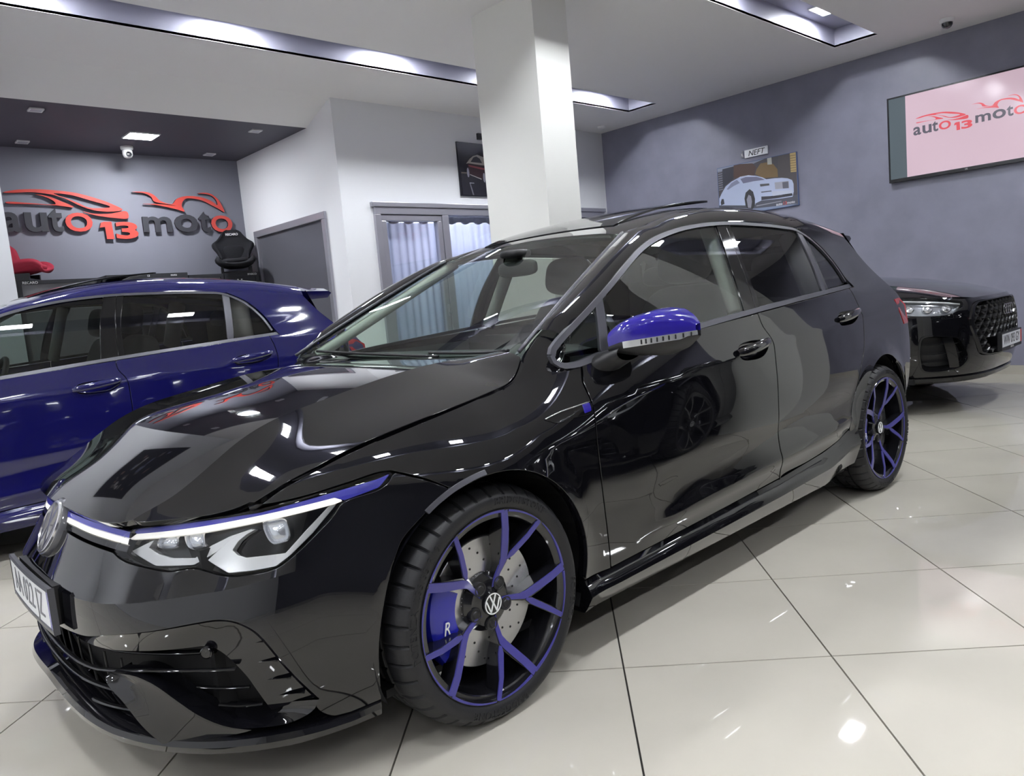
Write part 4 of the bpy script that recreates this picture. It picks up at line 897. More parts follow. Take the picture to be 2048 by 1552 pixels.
    for z,o in ((.58,-.01),(.50,.02),(.40,.03),(.30,.02),(.20,-.03)):
        row=[]
        for s in np.linspace(-1,1,21):
            w=float(S(np.array([2.98]),np.array([z]))[0]); row.append((2.99+(.16+o)*(1-abs(s)**3.5)+ (0 if abs(s)<1 else -.0),s*w,z))
        rb_.append(row)
    mb=MB(); mb.grid(rb_); mb.build('rear_bumper',P_,car,smooth=True)
    # --- door mirrors
    build_mirror(M,car)
    # --- interior
    build_interior(M,car)
    # --- wheels
    build_wheel(M,car,.014,-1,-.880); build_wheel(M,car,2.630,-1,-.868); build_wheel(M,car,.014,1,.880); build_wheel(M,car,2.630,1,.868)
    return car

def build_mirror(M, car):
    c=MIRC
    # head: rounded shell built from rings across the width (local: a outward(-y), b up, d forward(-x))
    n=24; rows=[]
    head=[]
    # a from inner (0) to outer (1): half-height profile and depth
    mir=bpy.data.objects.new('door_mirror',None); COL.objects.link(mir); mir.parent=car
    def ring(t, lo, hi, zs):
        pass
    K=np.linspace(0,1,19)
    yy=c['y0']+(c['y1']-c['y0'])*K
    zt=np.interp(K,*c['top']); zm=np.interp(K,*c['mid']); zb=np.interp(K,*c['bot']); xf=np.interp(K,*c['front']); xb=np.interp(K,*c['back'])
    capr=[];lowr=[];sig=[]
    for k in range(19):
        x0,x1=xf[k],xb[k]; H=zt[k]-zm[k]
        capr.append([(x0+.004+.0*a,yy[k],zm[k]) if i==0 else (x0+(x1-x0)*(1-math.cos(a))**1.45*.98,yy[k],zm[k]+H*math.sin(a)**.62) for i,a in enumerate(np.linspace(0,math.pi/2,10))]+[(x1,yy[k],zm[k])])
        Hl=zm[k]-zb[k]
        lowr.append([(x0+.002,yy[k],zm[k])]+[(x0+(x1-x0)*(1-math.cos(a)),yy[k],zm[k]-.006-Hl*math.sin(a)**.8) for a in np.linspace(0.02,math.pi/2,9)]+[(x1,yy[k],zm[k])])
    capo=MB().grid(capr); cm=capo.build('mirror_cap',M['blue'],mir,auto=45)
    lo=MB().grid(lowr).build('mirror_shell',M['plastic'],mir,auto=45)
    # turn signal strip along the seam
    A=[];B=[]
    for k in range(5,19):
        A.append((xf[k]-.003,yy[k],zm[k]+.001)); B.append((xf[k]-.001,yy[k],zm[k]-.019+ (.006 if k>16 else 0)))
    strip3('turn_signal',A,B,(1,0,0),.012,M['silver'],mir)
    mb=MB()
    for k in range(9,18):
        y_=np.interp(k+.5,range(19),yy); x_=np.interp(k+.5,range(19),xf); z_=np.interp(k+.5,range(19),zm)
        mb.box(x_-.0048,x_-.002,y_-.0022,y_+.0022,z_-.015,z_-.002)
    mb.build('signal_segments',M['plastic'],mir)
    # glass
    g=[(xb[k]+.001,yy[k],zt[k]-.012) for k in range(1,18)]+[(xb[k]+.001,yy[k],zb[k]+.012) for k in range(17,0,-1)]
    MB().add(g,[tuple(range(len(g)))]).build('mirror_glass',M['chrome'],mir)
    # arm to the door
    s0=c['foot']; rows=[]
    for t in np.linspace(0,1,7):
        p=np.array(s0)*(1-t)+np.array(c['joint'])*t; rx=.066*(1-t)+.060*t; rz=.040*(1-t)+.026*t
        rows.append([(p[0]+rx*math.cos(a),p[1],p[2]+rz*math.sin(a)+.0) for a in np.linspace(0,2*math.pi,20,endpoint=False)])
    MB().grid(rows,cu=True).build('mirror_arm',M['plastic'],mir,auto=50)
    # mirrored twin
    tw=bpy.data.objects.new('door_mirror',None); COL.objects.link(tw); tw.parent=car
    for ch in list(mir.children): mirror_obj(ch,tw)

def rbox(cx,cy,cz,lx,ly,lz,e=4.,n=14):
    """superellipsoid cushion"""
    rows=[]; f=lambda c:math.copysign(abs(c)**(2/e),c)
    for i in range(n+1):
        v=-math.pi/2+math.pi*i/n
        rows.append([(cx+lx*f(math.cos(v))*f(math.cos(u)),cy+ly*f(math.cos(v))*f(math.sin(u)),cz+lz*f(math.sin(v))) for u in np.linspace(0,2*math.pi,2*n,endpoint=False)])
    return rows
def xf_rows(rows, ang, piv):
    c,s=math.cos(ang),math.sin(ang); out=[]
    for r in rows: out.append([(piv[0]+(x-piv[0])*c+(z-piv[2])*s,y,piv[2]-(x-piv[0])*s+(z-piv[2])*c) for x,y,z in r])
    return out
def build_interior(M, car):
    inn=bpy.data.objects.new('interior',None); COL.objects.link(inn); inn.parent=car
    # dashboard
    mb=MB(); prof=[(.44,.885),(.56,.915),(.70,.925),(.84,.905),(.90,.865),(.90,.74),(.82,.62),(.62,.55),(.44,.55)]
    ys=np.linspace(-.70,.70,15); mb.grid([[(x-.10*(y/.7)**2*(1 if x<.6 else .3),y,z+(.018 if (-.52<y<-.22 and .6<x<.88 and z>.86) else 0)) for x,z in prof] for y in ys]); mb.build('dashboard',M['dash'],inn,auto=40)
    sc=MB(); sc.box(.845,.86,-.16,.14,.86,.97); sc.build('display_screen',M['gloss'],inn)
    # steering wheel (left-hand drive)
    ctr=np.array([.98,-.36,.87]); t=math.radians(25); uz=np.array([math.sin(t),0,math.cos(t)]); uy=np.array([0,1.,0]); mb=MB()
    mb.grid([[tuple(ctr+(.178+.015*math.cos(b))*(math.cos(a)*uy+math.sin(a)*uz)+.015*math.sin(b)*np.cross(uy,uz)) for b in np.linspace(0,2*math.pi,8,endpoint=False)] for a in np.linspace(0,2*math.pi,40,endpoint=False)],cu=True,cv=True)
    mb.tube([ctr-uy*.17,ctr-uy*.05,ctr+uy*.05,ctr+uy*.17],.02,seg=8); mb.tube([ctr,ctr-uz*.17],.02,seg=8); mb.tube([ctr-np.array([.16,0,.05]),ctr],.05,seg=10); mb.build('steering_wheel',M['seat'],inn,smooth=True)
    # seats
    for y in (-.36,.36):
        cov=M['seat']
        mb=MB(); mb.grid(rbox(1.33,y,.50,.27,.25,.10),cu=True); mb.grid(xf_rows(rbox(1.60,y,.80,.085,.25,.34,4),.30,(1.55,y,.50)),cu=True)
        st=mb.build('front_seat',cov,inn,smooth=True)
        mb=MB(); mb.grid(xf_rows(rbox(1.60,y,1.225,.055,.135,.095,3.2),.22,(1.58,y,.6)),cu=True); mb.build('headrest',cov,st,smooth=True)
    mb=MB(); mb.grid(rbox(2.22,0,.52,.26,.60,.11),cu=True); mb.grid(xf_rows(rbox(2.48,0,.82,.08,.60,.32,5),.32,(2.45,0,.55)),cu=True); rs=mb.build('rear_bench',M['seat'],inn,smooth=True)
    for y in (-.36,.36):
        mb=MB(); mb.grid(xf_rows(rbox(2.50,y,1.18,.05,.13,.06,3.2),.2,(2.48,y,.8)),cu=True); mb.build('headrest',M['seat'],rs,smooth=True)
    # mirror, sensor pod, headliner, door linings, pillars
    mb=MB(); mb.grid(rbox(1.035,.0,1.235,.018,.115,.034,3.5),cu=True); mb.tube([(1.06,0,1.30),(1.045,0,1.24)],.012,seg=8); mb.build('interior_mirror',M['plastic'],inn,smooth=True)
    mb=MB(); mb.grid(rbox(1.03,0,1.297,.06,.06,.018,3),cu=True); mb.build('sensor_pod',M['plastic'],inn,smooth=True)
    xs=np.linspace(1.13,2.72,20); mb=MB(); mb.grid([[(x,y,float(roofz(np.array([x]),np.array([y]))[0])-.035) for x in xs] for y in np.linspace(-.53,.53,9)]); mb.build('headliner',M['headliner'],inn,smooth=True)
    mb=MB()
    for s in (-1,1):
        xs=np.linspace(.5,2.5,30); mb.grid([[(x,s*(float(S(np.array([x]),np.array([min(z,.9)]))[0])-d),z) for x in xs] for z,d in ((.25,.10),(.55,.13),(.85,.10),(.915,.065))])
    mb.build('door_lining',M['dash'],inn,smooth=True)
    for s in (-1,1):
        for pts in (((.42,.70,.94),(1.12,.545,1.30),.024),((1.50,.775,.98),(1.575,.62,1.33),.035),((2.30,.73,1.0),(2.34,.60,1.30),.06)):
            a=np.array((pts[0][0],s*(pts[0][1]-.03),pts[0][2])); b=np.array((pts[1][0],s*(pts[1][1]-.03),pts[1][2])); mb=MB(); mb.tube([a,(a+b)/2,b],pts[2],seg=8); mb.build('inner_pillar',M['headliner'],inn,smooth=True)
    mb=MB(); mb.box(2.55,2.56,-.6,.6,.4,1.15); mb.build('boot_wall',M['seat'],inn)
_sx=spl([.22,.30,.40,.5,.65,.75,.82,.9,1.0],[-.80,-.86,-.89,-.90,-.90,-.885,-.85,-.77,-.62])
_sw=spl([.22,.4,.6,.72,.80,.88,.95],[.86,.925,.945,.942,.925,.875,.80])
SXA=.35
def snose(U,off=0):
    def f(U):
        t=np.abs(U[:,0]); th=np.radians(t); sg=np.where(U[:,0]>=0,1,-1); z=U[:,1]; n=3.0
        L=SXA-_sx(z); r=((np.cos(th)/L)**n+(np.sin(th)/_sw(z))**n)**(-1/n)
        return np.stack([SXA-r*np.cos(th),r*np.sin(th)*sg,z],1)
    P=f(U)
    if np.any(off):
        n=nrm(f,U,(.1,1e-3)); n=n*np.sign(-n[:,0]+n[:,1]*np.sign(P[:,1]))[:,None]; P=P+n*np.reshape(off,(-1,1))
    return P
def sside(U,off=0):
    """(x,z) right flank behind the nose"""
    x=U[:,0]; z=U[:,1]; w=_sw(z); n=3.0
    fr=np.clip((SXA-x)/(SXA-_sx(z)),0,.999); w=w*np.where(x<SXA,(1-fr**n)**(1/n),1)
    return np.stack([x,w+off,z],1)
_shz=spl([-.90,-.82,-.6,-.2,.3,.8,1.0],[.80,.845,.925,1.005,1.055,1.075,1.08])
def shood(U):
    x=U[:,0]; y=np.abs(U[:,1]); return np.stack([x,U[:,1],_shz(x)-.05*(y/.6)**2-.060*np.maximum(0,(y-.50)/.28)**2],1)
# ---------------- the second make of car: a black crossover, nose towards the camera side
def build_suv(M, loc, rz, label, wheel_src):
    s=thing('crossover_car',label,'car',loc,rz); P_=M['black']; NS=(.0155,1); H=lambda L:[(-a,b) for a,b in L[::-1]]
    ref=lambda P:P-np.array([1.2,0,.6])
    lamp=[(48.6,.875),(44,.870),(38.5,.861),(33,.845),(28.2,.826),(26.6,.812),(28.0,.775),(32.3,.735),(38.5,.733),(45.8,.755),(48.2,.812)]
    gr=[(0,.815),(12,.813),(21.5,.808),(24.2,.778),(26.2,.70),(26.3,.64),(24.6,.547),(22.0,.432),(18,.412),(0,.405)]
    it=[(41.2,.590),(34.4,.588),(30.5,.570),(29.0,.530),(26.4,.412),(28.5,.350),(32.1,.330),(40.2,.334),(42.0,.42),(42.3,.506)]
    top=[(0,.838),(12,.838),(22,.836),(26,.835)]; lt=[(26,.835),(33,.855),(40,.872),(49.5,.884)]
    edge=[(49.5,.884),(54,.80),(57,.68),(58,.55),(57.5,.42),(57,.30)]; bot=[(57,.30),(45,.275),(30,.27),(15,.285),(0,.292)]
    outer=[H(top)[:-1]+top,lt,edge,bot+H(bot)[1:],H(edge),H(lt)]
    full=gr+H(gr)[1:-1]
    body=panel('front_bumper',snose,[(outer,[[full+[full[0]]],[lamp+[lamp[0]]],[H(lamp)+[H(lamp)[0]]],[it+[it[0]]],[H(it)+[H(it)[0]]]])],P_,s,scale=NS,res=.03,out=ref)[0]
    th=np.linspace(-58,58,61); q=lambda z,o:snose(np.stack([th,np.full(61,z)],1),np.full(61,o))
    MB().grid([q(z,-.09) for z in (.22,.35,.5,.65,.82,.90)]).build('nose_cavity',M['void'],body)
    MB().grid([q(.285,-.03),q(.283,.012),q(.262,.020),q(.243,.010),q(.235,-.01),q(.24,-.12)]).build('splitter',M['gloss'],body,auto=30)
    # grille: frame, honeycomb, rings
    oc=resample(np.array(full+[full[0]])*NS,.02)/NS; c=np.array([0,.61]); k=lambda f,o:snose(c+(oc-c)*f,o)
    g=MB().grid([k(1.0,-.002),k(.985,.010),k(.95,.010),k(.93,-.02)]).build('grille',M['gloss'],s,auto=30)
    sx,sz=4.05,.0475; gi=c+(np.array(full)-c)*.955
    for r in range(-6,7):
        for m_ in range(-8,9):
            cx=(m_+.5*(r%2))*sx; cz=.612+r*sz
            if not inside(np.array([[cx*NS[0],cz]]),[gi*NS])[0]: continue
            if abs(cx)<17 and .425<cz<.56: continue
            hx=[(cx+sx*.56*math.cos(a),cz+sz*.62*math.sin(a)) for a in np.radians([0,60,120,180,240,300])]
            ring=np.array(hx); cc=np.array([cx,cz])
            rows=[snose(cc+(ring-cc)*f,o) for f,o in ((1.04,-.045),(1.0,-.012),(.90,.000),(.76,-.010),(.70,-.045))]
            MB().grid(rows,cu=True).build('grille_cell',mat('grille_dark_gloss',(.035,.035,.038),rough=.16),g)
    em=snose(np.array([[0.,.722]]),.004)[0]
    for j in range(4):
        a=np.linspace(0,2*math.pi,28,endpoint=False); cy=(j-1.5)*.052
        MB().grid([[(em[0]-.006+.004*math.sin(b),cy+(.036+.0055*math.cos(b))*math.cos(t),em[2]+(.036+.0055*math.cos(b))*math.sin(t)) for b in np.linspace(0,2*math.pi,8,endpoint=False)] for t in a],cu=True,cv=True).build('emblem_ring',mat('dark_chrome',(.35,.35,.36),rough=.12,metal=1),g,smooth=True)
    # plate
    px=-.925; pl=MB().box(px,px+.03,-.265,.265,.425,.555).build('number_plate',M['plastic'],s,bevel=.003)
    MB().box(px-.002,px,-.255,.255,.450,.545).build('plate_face',M['plate'],pl); MB().box(px-.003,px,-.255,-.222,.450,.545).build('plate_band',mat('plate_red_band',(.55,.04,.03),rough=.3),pl)
    V,F=text_pts('WW 093 GY',.098,.0004); pydata('plate_text',[(px-.0026-z,-x*.78+.015,.497+y) for x,y,z in V],F,M['plastic'],pl)
    V,F=text_pts('AUTO 13',.020,.0004); pydata('dealer_text',[(px-.001-z,-x,.437+y) for x,y,z in V],F,M['white'],pl)
    # lamps and intakes on both sides
    for sg in (1,-1):
        L=lamp if sg>0 else H(lamp)
        o=panel('headlight',snose,[([L+[L[0]]],[])],M['clear'],s,scale=NS,res=.03,out=ref,depth=.008)[0]
        mid=np.mean(L,0); Q=np.array(L); ring=catmull(Q*NS,closed=True,per=3)/NS
        MB().grid([snose(ring,-.004),snose(mid+(ring-mid)*.97,-.05)],cu=True).build('lamp_rim',M['gloss'],o,auto=30)
        panel('lamp_reflector',lambda U:snose(U,-.045),[([('n',[tuple(p) for p in mid+(Q-mid)*.97]+[tuple(mid+(Q[0]-mid)*.97)])],[])],M['silver'],o,scale=NS,res=.03,out=ref)
        ln=[(27.6,.806),(33,.826),(40,.846),(47.6,.862)]; ln=[(a*sg,b) for a,b in ln]; u=resample(catmull(np.array(ln)*NS,per=6),.02)/NS
        MB().tube(snose(u,-.016),.007,seg=8).build('light_guide',M['lampsilk'],o,smooth=True)
        for a,b in ((32.5,.785),(38.5,.79),(44,.80)):
            c0=snose(np.array([[a*sg,b]]),-.040)[0]; d=snose(np.array([[a*sg,b]]),0)[0]-c0; d/=np.linalg.norm(d); e1=np.cross(d,(0,0,1)); e1/=np.linalg.norm(e1); e2=np.cross(d,e1)
            MB().grid([[c0+d*h+r*(math.cos(t)*e1+.8*math.sin(t)*e2) for t in np.linspace(0,2*math.pi,18,endpoint=False)] for r,h in ((.034,0),(.034,.018),(.028,.022),(.024,.014),(.001,.018))],cu=True).build('projector',M['chrome'],o,auto=40)
        I=it if sg>0 else H(it); Q=np.array(I); mid=np.mean(I,0); ring=catmull(Q*NS,closed=True,per=4)/NS
        f=MB().grid([snose(mid+(ring-mid)*a_,o_) for a_,o_ in ((1.0,-.002),(1.0,.010),(.93,.010),(.86,-.03),(.82,-.06))],cu=True).build('intake_frame',M['gloss'],s,auto=30)
        MB().grid([snose(mid+(ring-mid)*a_,-.05) for a_ in (.9,.5,.02)],cu=True).build('intake_back',M['plastic'],f,smooth=True)
        for zz,t0,t1 in ((.53,29.5,41),(.46,28.5,41),(.39,28,41)):
            t=np.linspace(t0,t1,10)*sg; A=snose(np.stack([t,np.full(10,zz)],1),-.012); B=snose(np.stack([t,np.full(10,zz-.012)],1),-.035); strip3('intake_vane',A,B,(.2,0,.1),.006,M['plastic'],f)
        t=np.full(8,31.2*sg)+np.linspace(1.2,-2.0,8)*sg; zz=np.linspace(.575,.35,8); A=snose(np.stack([t,zz],1),.004); B=snose(np.stack([t+3.0*sg,zz],1),-.006); strip3('intake_blade',A,B,(.25,-.1*sg,0),.012,M['gloss'],f)
    # flanks
    oz=.372; ar=lambda a0,a1:arc(0,oz,.405,a0,a1,22)
    fl=[[(-.375,.885),(-.2,.905),(.2,.925),(.7,.940),(1.0,.945)],[(1.0,.945),(2.2,.955),(3.3,.955)],[(3.3,.955),(3.55,.80),(3.6,.55),(3.45,.36)],[(3.45,.36),(3.26,.36)],arc(2.84,oz,.42,-2,182,22),[(2.42,.36),(.42,.30)],[(.42,.30),(.405*math.cos(math.radians(-6)),oz+.405*math.sin(math.radians(-6)))]+ar(-6,186)[1:],[ar(-6,186)[-1],(-.44,.32)],[(-.44,.32),(-.455,.42),(-.45,.55),(-.425,.68),(-.40,.80),(-.375,.885)]]
    panel('side_panel',sside,[(fl,[])],P_,s,res=.05,out=ref,mirror=True)
    hd=[[(-.84,0),(-.835,-.2),(-.81,-.36),(-.74,-.50),(-.62,-.62),(-.42,-.735)],[(-.42,-.735),(0,-.80),(.5,-.815),(.92,-.80)],[(.92,-.80),(1.0,-.4),(1.03,0)]]; hd=hd+[[(a,-b) for a,b in q_[::-1]] for q_ in hd[::-1]]
    panel('hood',shood,[(hd,[])],P_,s,res=.04)
    for sg in (1,-1):
        x=np.linspace(-.38,1.0,24); a=shood(np.stack([x,np.interp(x,[-.42,0,.5,1.0],[.735,.80,.815,.80])*sg],1)); b=sside(np.stack([x,np.interp(x,[-.4,.2,1.0],[.884,.925,.945])],1)); b[:,1]*=sg
        MB().grid([a,a*.5+b*.5+[0,0,.008],b]).build('fender_top',P_,s,smooth=True)
    # cabin
    rows=[]
    for x,z,w in ((.98,1.02,.76),(1.25,1.20,.70),(1.60,1.40,.63),(2.1,1.50,.60),(2.7,1.47,.58),(3.2,1.30,.58),(3.6,1.0,.66)): rows.append([(x,-.82,.95)]+[(x,w*u,z-.03*u*u) for u in np.linspace(-1,1,9)]+[(x,.82,.95)])
    MB().grid(rows).build('cabin_glass',M['gloss'],s,auto=30)
    rows=[[(x,w*u,z+.006-.03*u*u) for u in np.linspace(-1,1,9)] for x,z,w in ((1.62,1.41,.62),(2.1,1.50,.59),(2.7,1.47,.57),(3.1,1.34,.57))]
    MB().grid(rows).build('roof',P_,s,smooth=True)
    mb=MB(); mb.box(-.5,3.5,-.8,.8,.24,.28); mb.box(.45,2.4,-.85,.85,.3,.9); mb.box(-.4,.45,-.5,.5,.3,.85); mb.build('underbody',M['void'],s)
    rows=[[(3.5+.25*(1-abs(u)**3),.9*u,z) for u in np.linspace(-1,1,13)] for z in (.35,.6,.95)]; MB().grid(rows).build('rear_end',P_,s,smooth=True)
    def rec(o,par):
        c_=o.copy(); COL.objects.link(c_); c_.parent=par
        for ch in o.children: rec(ch,c_)
        return c_
    for x,y,r_ in ((0,-.935,0),(0,.935,math.pi),(2.84,-.93,0),(2.84,.93,math.pi)):
        w=rec(wheel_src,s); w.location=(x,y,.365); w.rotation_euler=(0,0,r_); w.scale=(1.155,1.155,1.155)
        def sw(o):
            if o.type=='MESH':
                for sl in o.material_slots:
                    if sl.material in (M['rimblue'],M['caliper']): sl.link='OBJECT'; sl.material=M['rimblack']
            for ch in o.children: sw(ch)
        sw(w)
    return s
POSTER={
'trees': [(0.225, 0.992), (0.308, 0.994), (0.47, 0.951), (0.51, 0.862), (0.474, 0.684), (0.21, 0.745)] ,
'tree2': [(0.494, 0.734), (0.515, 0.822), (0.567, 0.919), (0.64, 0.914), (0.722, 0.859), (0.771, 0.741), (0.773, 0.592), (0.594, 0.628)] ,
'bldg': [(0.074, 0.962), (0.224, 0.973), (0.216, 0.733), (0.122, 0.654), (0.059, 0.573)] ,
'gold': [(0.924, 1.012), (0.993, 1.002), (0.991, 0.626), (0.925, 0.638)] ,
'pale': [(0.652, 1.008), (0.705, 1.004), (0.707, 0.855), (0.653, 0.868)] ,
'darkR': [(0.785, 1.014), (0.924, 1.003), (0.992, 0.58), (0.982, 0.218), (0.953, 0.409), (0.772, 0.574)] ,
'body': [(0.007, 0.251), (0.012, 0.388), (0.049, 0.487), (0.107, 0.609), (0.188, 0.683), (0.286, 0.731), (0.413, 0.726), (0.523, 0.687), (0.583, 0.646), (0.63, 0.594), (0.725, 0.584), (0.819, 0.564), (0.888, 0.534), (0.938, 0.487), (0.953, 0.409), (0.952, 0.263), (0.935, 0.175), (0.819, 0.175), (0.556, 0.203), (0.481, 0.166), (0.474, 0.129)] ,
'wind': [(0.304, 0.697), (0.375, 0.714), (0.51, 0.677), (0.57, 0.635), (0.611, 0.59), (0.471, 0.603), (0.339, 0.599)] ,
'sidewin': [(0.118, 0.547), (0.18, 0.646), (0.259, 0.696), (0.295, 0.622), (0.217, 0.587), (0.137, 0.532)] ,
'lamp': [(0.548, 0.524), (0.663, 0.504), (0.665, 0.466), (0.553, 0.475)] ,
'grille': [(0.729, 0.503), (0.898, 0.481), (0.9, 0.347), (0.734, 0.371)] ,
'grilledark': [(0.822, 0.48), (0.892, 0.473), (0.894, 0.348), (0.825, 0.359)] ,
'intake': [(0.559, 0.279), (0.673, 0.257), (0.931, 0.241), (0.936, 0.194), (0.761, 0.195), (0.557, 0.208)] ,
'slot': [(0.559, 0.374), (0.686, 0.361), (0.688, 0.342), (0.561, 0.354)] ,
'wheel': [(0.345, 0.299), (0.364, 0.409), (0.416, 0.466), (0.458, 0.402), (0.478, 0.262), (0.474, 0.129), (0.44, 0.061), (0.39, 0.064), (0.355, 0.15)] ,
'hub': [(0.372, 0.272), (0.4, 0.36), (0.43, 0.323), (0.439, 0.215), (0.423, 0.094), (0.385, 0.104)] ,
'rwheel': [(0.029, 0.304), (0.045, 0.37), (0.071, 0.363), (0.078, 0.262), (0.034, 0.244)] ,
'road': [(0.008, 0.26), (0.481, 0.156), (0.568, 0.19), (0.981, 0.19), (0.988, 0.005), (0.513, -0.015), (0.109, 0.125)] ,
'text': [(0.74, 0.079), (0.961, 0.067)] ,
}
LOGO={
'carA': [(0.442, 2.622), (0.544, 2.649), (0.725, 2.663), (0.909, 2.658), (1.097, 2.637), (1.287, 2.585), (1.416, 2.537), (1.531, 2.471), (1.432, 2.451), (1.296, 2.452), (1.192, 2.475), (1.093, 2.516), (0.998, 2.57), (0.902, 2.605), (0.781, 2.626), (0.66, 2.631), (0.54, 2.621)] ,
'carAhole': [(0.886, 2.626), (1.03, 2.616), (1.218, 2.564), (1.411, 2.501), (1.327, 2.485), (1.194, 2.489), (1.096, 2.537), (0.987, 2.584)] ,
'carB': [(0.452, 2.529), (0.646, 2.524), (0.89, 2.518), (0.881, 2.543), (0.812, 2.586), (0.718, 2.613), (0.838, 2.594), (0.933, 2.554), (1.058, 2.489), (0.888, 2.504), (0.644, 2.513), (0.45, 2.519)] ,
'carC': [(1.136, 2.445), (1.239, 2.425), (1.401, 2.428), (1.571, 2.452), (1.575, 2.382), (1.422, 2.384), (1.289, 2.4), (1.198, 2.422)] ,
'bike': [(1.649, 2.666), (1.772, 2.673), (1.843, 2.66), (1.897, 2.624), (1.935, 2.58), (2.065, 2.545), (2.119, 2.6), (2.2, 2.633), (2.31, 2.641), (2.435, 2.624), (2.527, 2.587), (2.587, 2.545), (2.585, 2.588), (2.543, 2.643), (2.473, 2.669), (2.37, 2.672), (2.443, 2.684), (2.523, 2.674), (2.597, 2.62), (2.637, 2.549), (2.662, 2.461), (2.597, 2.5), (2.521, 2.539), (2.415, 2.592), (2.306, 2.613), (2.228, 2.61), (2.184, 2.57), (2.17, 2.524), (2.196, 2.462), (2.118, 2.484), (1.986, 2.512), (1.87, 2.533), (1.747, 2.54), (1.915, 2.541), (2.109, 2.527), (1.99, 2.546), (1.868, 2.573), (1.851, 2.615), (1.798, 2.651), (1.713, 2.664)] ,
}
# ---------------- the showroom
XW, YB, YA, XS, ZC_, ZA = 7.08, 4.40, 6.67, 2.91, 3.26, 3.08      # right wall, back wall, alcove wall, alcove side, ceilings
XL, YF = -5.2, -6.4
m_wall = mat('white_wall_paint',(.82,.83,.86),rough=.7,bump=(60,.04))
m_dark = mat('slate_blue_plaster',(.255,.254,.325),rough=.42,noise=(3.5,.86),bump=(9,.10))
m_alc = mat('slate_grey_wall_paint',(.215,.215,.262),rough=.55)
m_alcc = mat('dark_soffit_paint',(.070,.068,.090),rough=.6)
m_ceil = mat('white_ceiling_paint',(.86,.85,.845),rough=.8)
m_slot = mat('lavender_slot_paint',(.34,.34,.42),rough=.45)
m_tile = mat('polished_cream_tile',(.50,.472,.412),rough=.028,spec=.5,noise=(2.2,.93))
m_grout = mat('dark_tile_joint',(.045,.043,.040),rough=.8)
m_alu = mat('grey_aluminium_frame',(.42,.42,.47),rough=.32,metal=.55)
m_lamp = mat('led_panel_glow',(1,1,1),rough=.5,emit=(.93,.96,1.0),emit_s=LAMP_E)
m_white = mat('white_plastic',(.78,.78,.79),rough=.4)
m_blackp = mat('black_housing',(.015,.015,.017),rough=.35)
m_smoke = mat('smoked_dome',(.03,.03,.035),rough=.05,coat=1)
def struct(o): o['kind']='structure'; return o
# floor: joint bed plus single tiles laid on the diagonal
T_,PH,OX,OY = .60,-.81169,.41170,-.94916
floor = struct(MB().box(XL,XW,YF,YB,-.06,-.008).build('floor',m_grout))
def clip(P, a, v, keep_less):
    out=[]
    for i in range(len(P)):
        p,q=P[i],P[(i+1)%len(P)]; ip=(p[a]<=v)==keep_less or p[a]==v; iq=(q[a]<=v)==keep_less or q[a]==v
        if ip: out.append(p)
        if ip!=iq:
            t=(v-p[a])/(q[a]-p[a]); out.append((p[0]+(q[0]-p[0])*t,p[1]+(q[1]-p[1])*t))
    return out
ci,si=math.cos(PH),math.sin(PH); e=.0026; hs=T_/2-e
tile_me=MB().prism([(-hs,-hs),(hs,-hs),(hs,hs),(-hs,hs)],lambda p:(*p,-.008),lambda p:(*p,0)).build('tile',m_tile); me_t=tile_me.data; bpy.data.objects.remove(tile_me)
rest=MB(); ntile=0
camp=Vector(cam_o.matrix_world.translation)
for i in range(-22,23):
    for j in range(-22,23):
        cx=OX+T_*((i+.5)*ci-(j+.5)*si); cy=OY+T_*((i+.5)*si+(j+.5)*ci)
        c4=[(cx+a*ci-b*si,cy+a*si+b*ci) for a,b in ((-hs,-hs),(hs,-hs),(hs,hs),(-hs,hs))]
        q=c4
        for a,v,k in ((0,XL+.005,False),(0,XW-.005,True),(1,YF+.005,False),(1,YB-.005,True)):
            q=clip(q,a,v,k)
            if not q: break
        if len(q)<3 or abs(area2(np.array(q)))<1e-4: continue
        # is any part of it in the frame?
        vis=False
        for px,py in [(cx,cy)]+c4:
            d=Vector((px,py,0))-camp; z=d.dot(_f)
            if z>.1 and abs(d.dot(_r)/z*1503.9)<1050 and abs(d.dot(_u)/z*1503.9)<800: vis=True
        hid = (-.75<cx<3.1 and -.6<cy<4.2) or (-2<cx<2 and cy>2.4)
        if vis and not hid and ntile<290:
            ntile+=1
            whole=len(q)==4 and all(abs(a[0]-b[0])+abs(a[1]-b[1])<1e-6 for a,b in zip(sorted(q),sorted(c4)))
            if whole:
                o=bpy.data.objects.new('tile',me_t); COL.objects.link(o); o.location=(cx,cy,0); o.rotation_euler=(0,0,PH); o.parent=floor
            else:
                MB().prism(q,lambda p:(*p,-.008),lambda p:(*p,0)).build('tile',m_tile,floor)
        else: rest.prism(q,lambda p:(*p,-.008),lambda p:(*p,0))
tag(rest.build('tile_field',m_tile,floor),kind='stuff')
struct(MB().box(.02,XS,YB,YA,-.06,-.001).build('floor',m_tile))
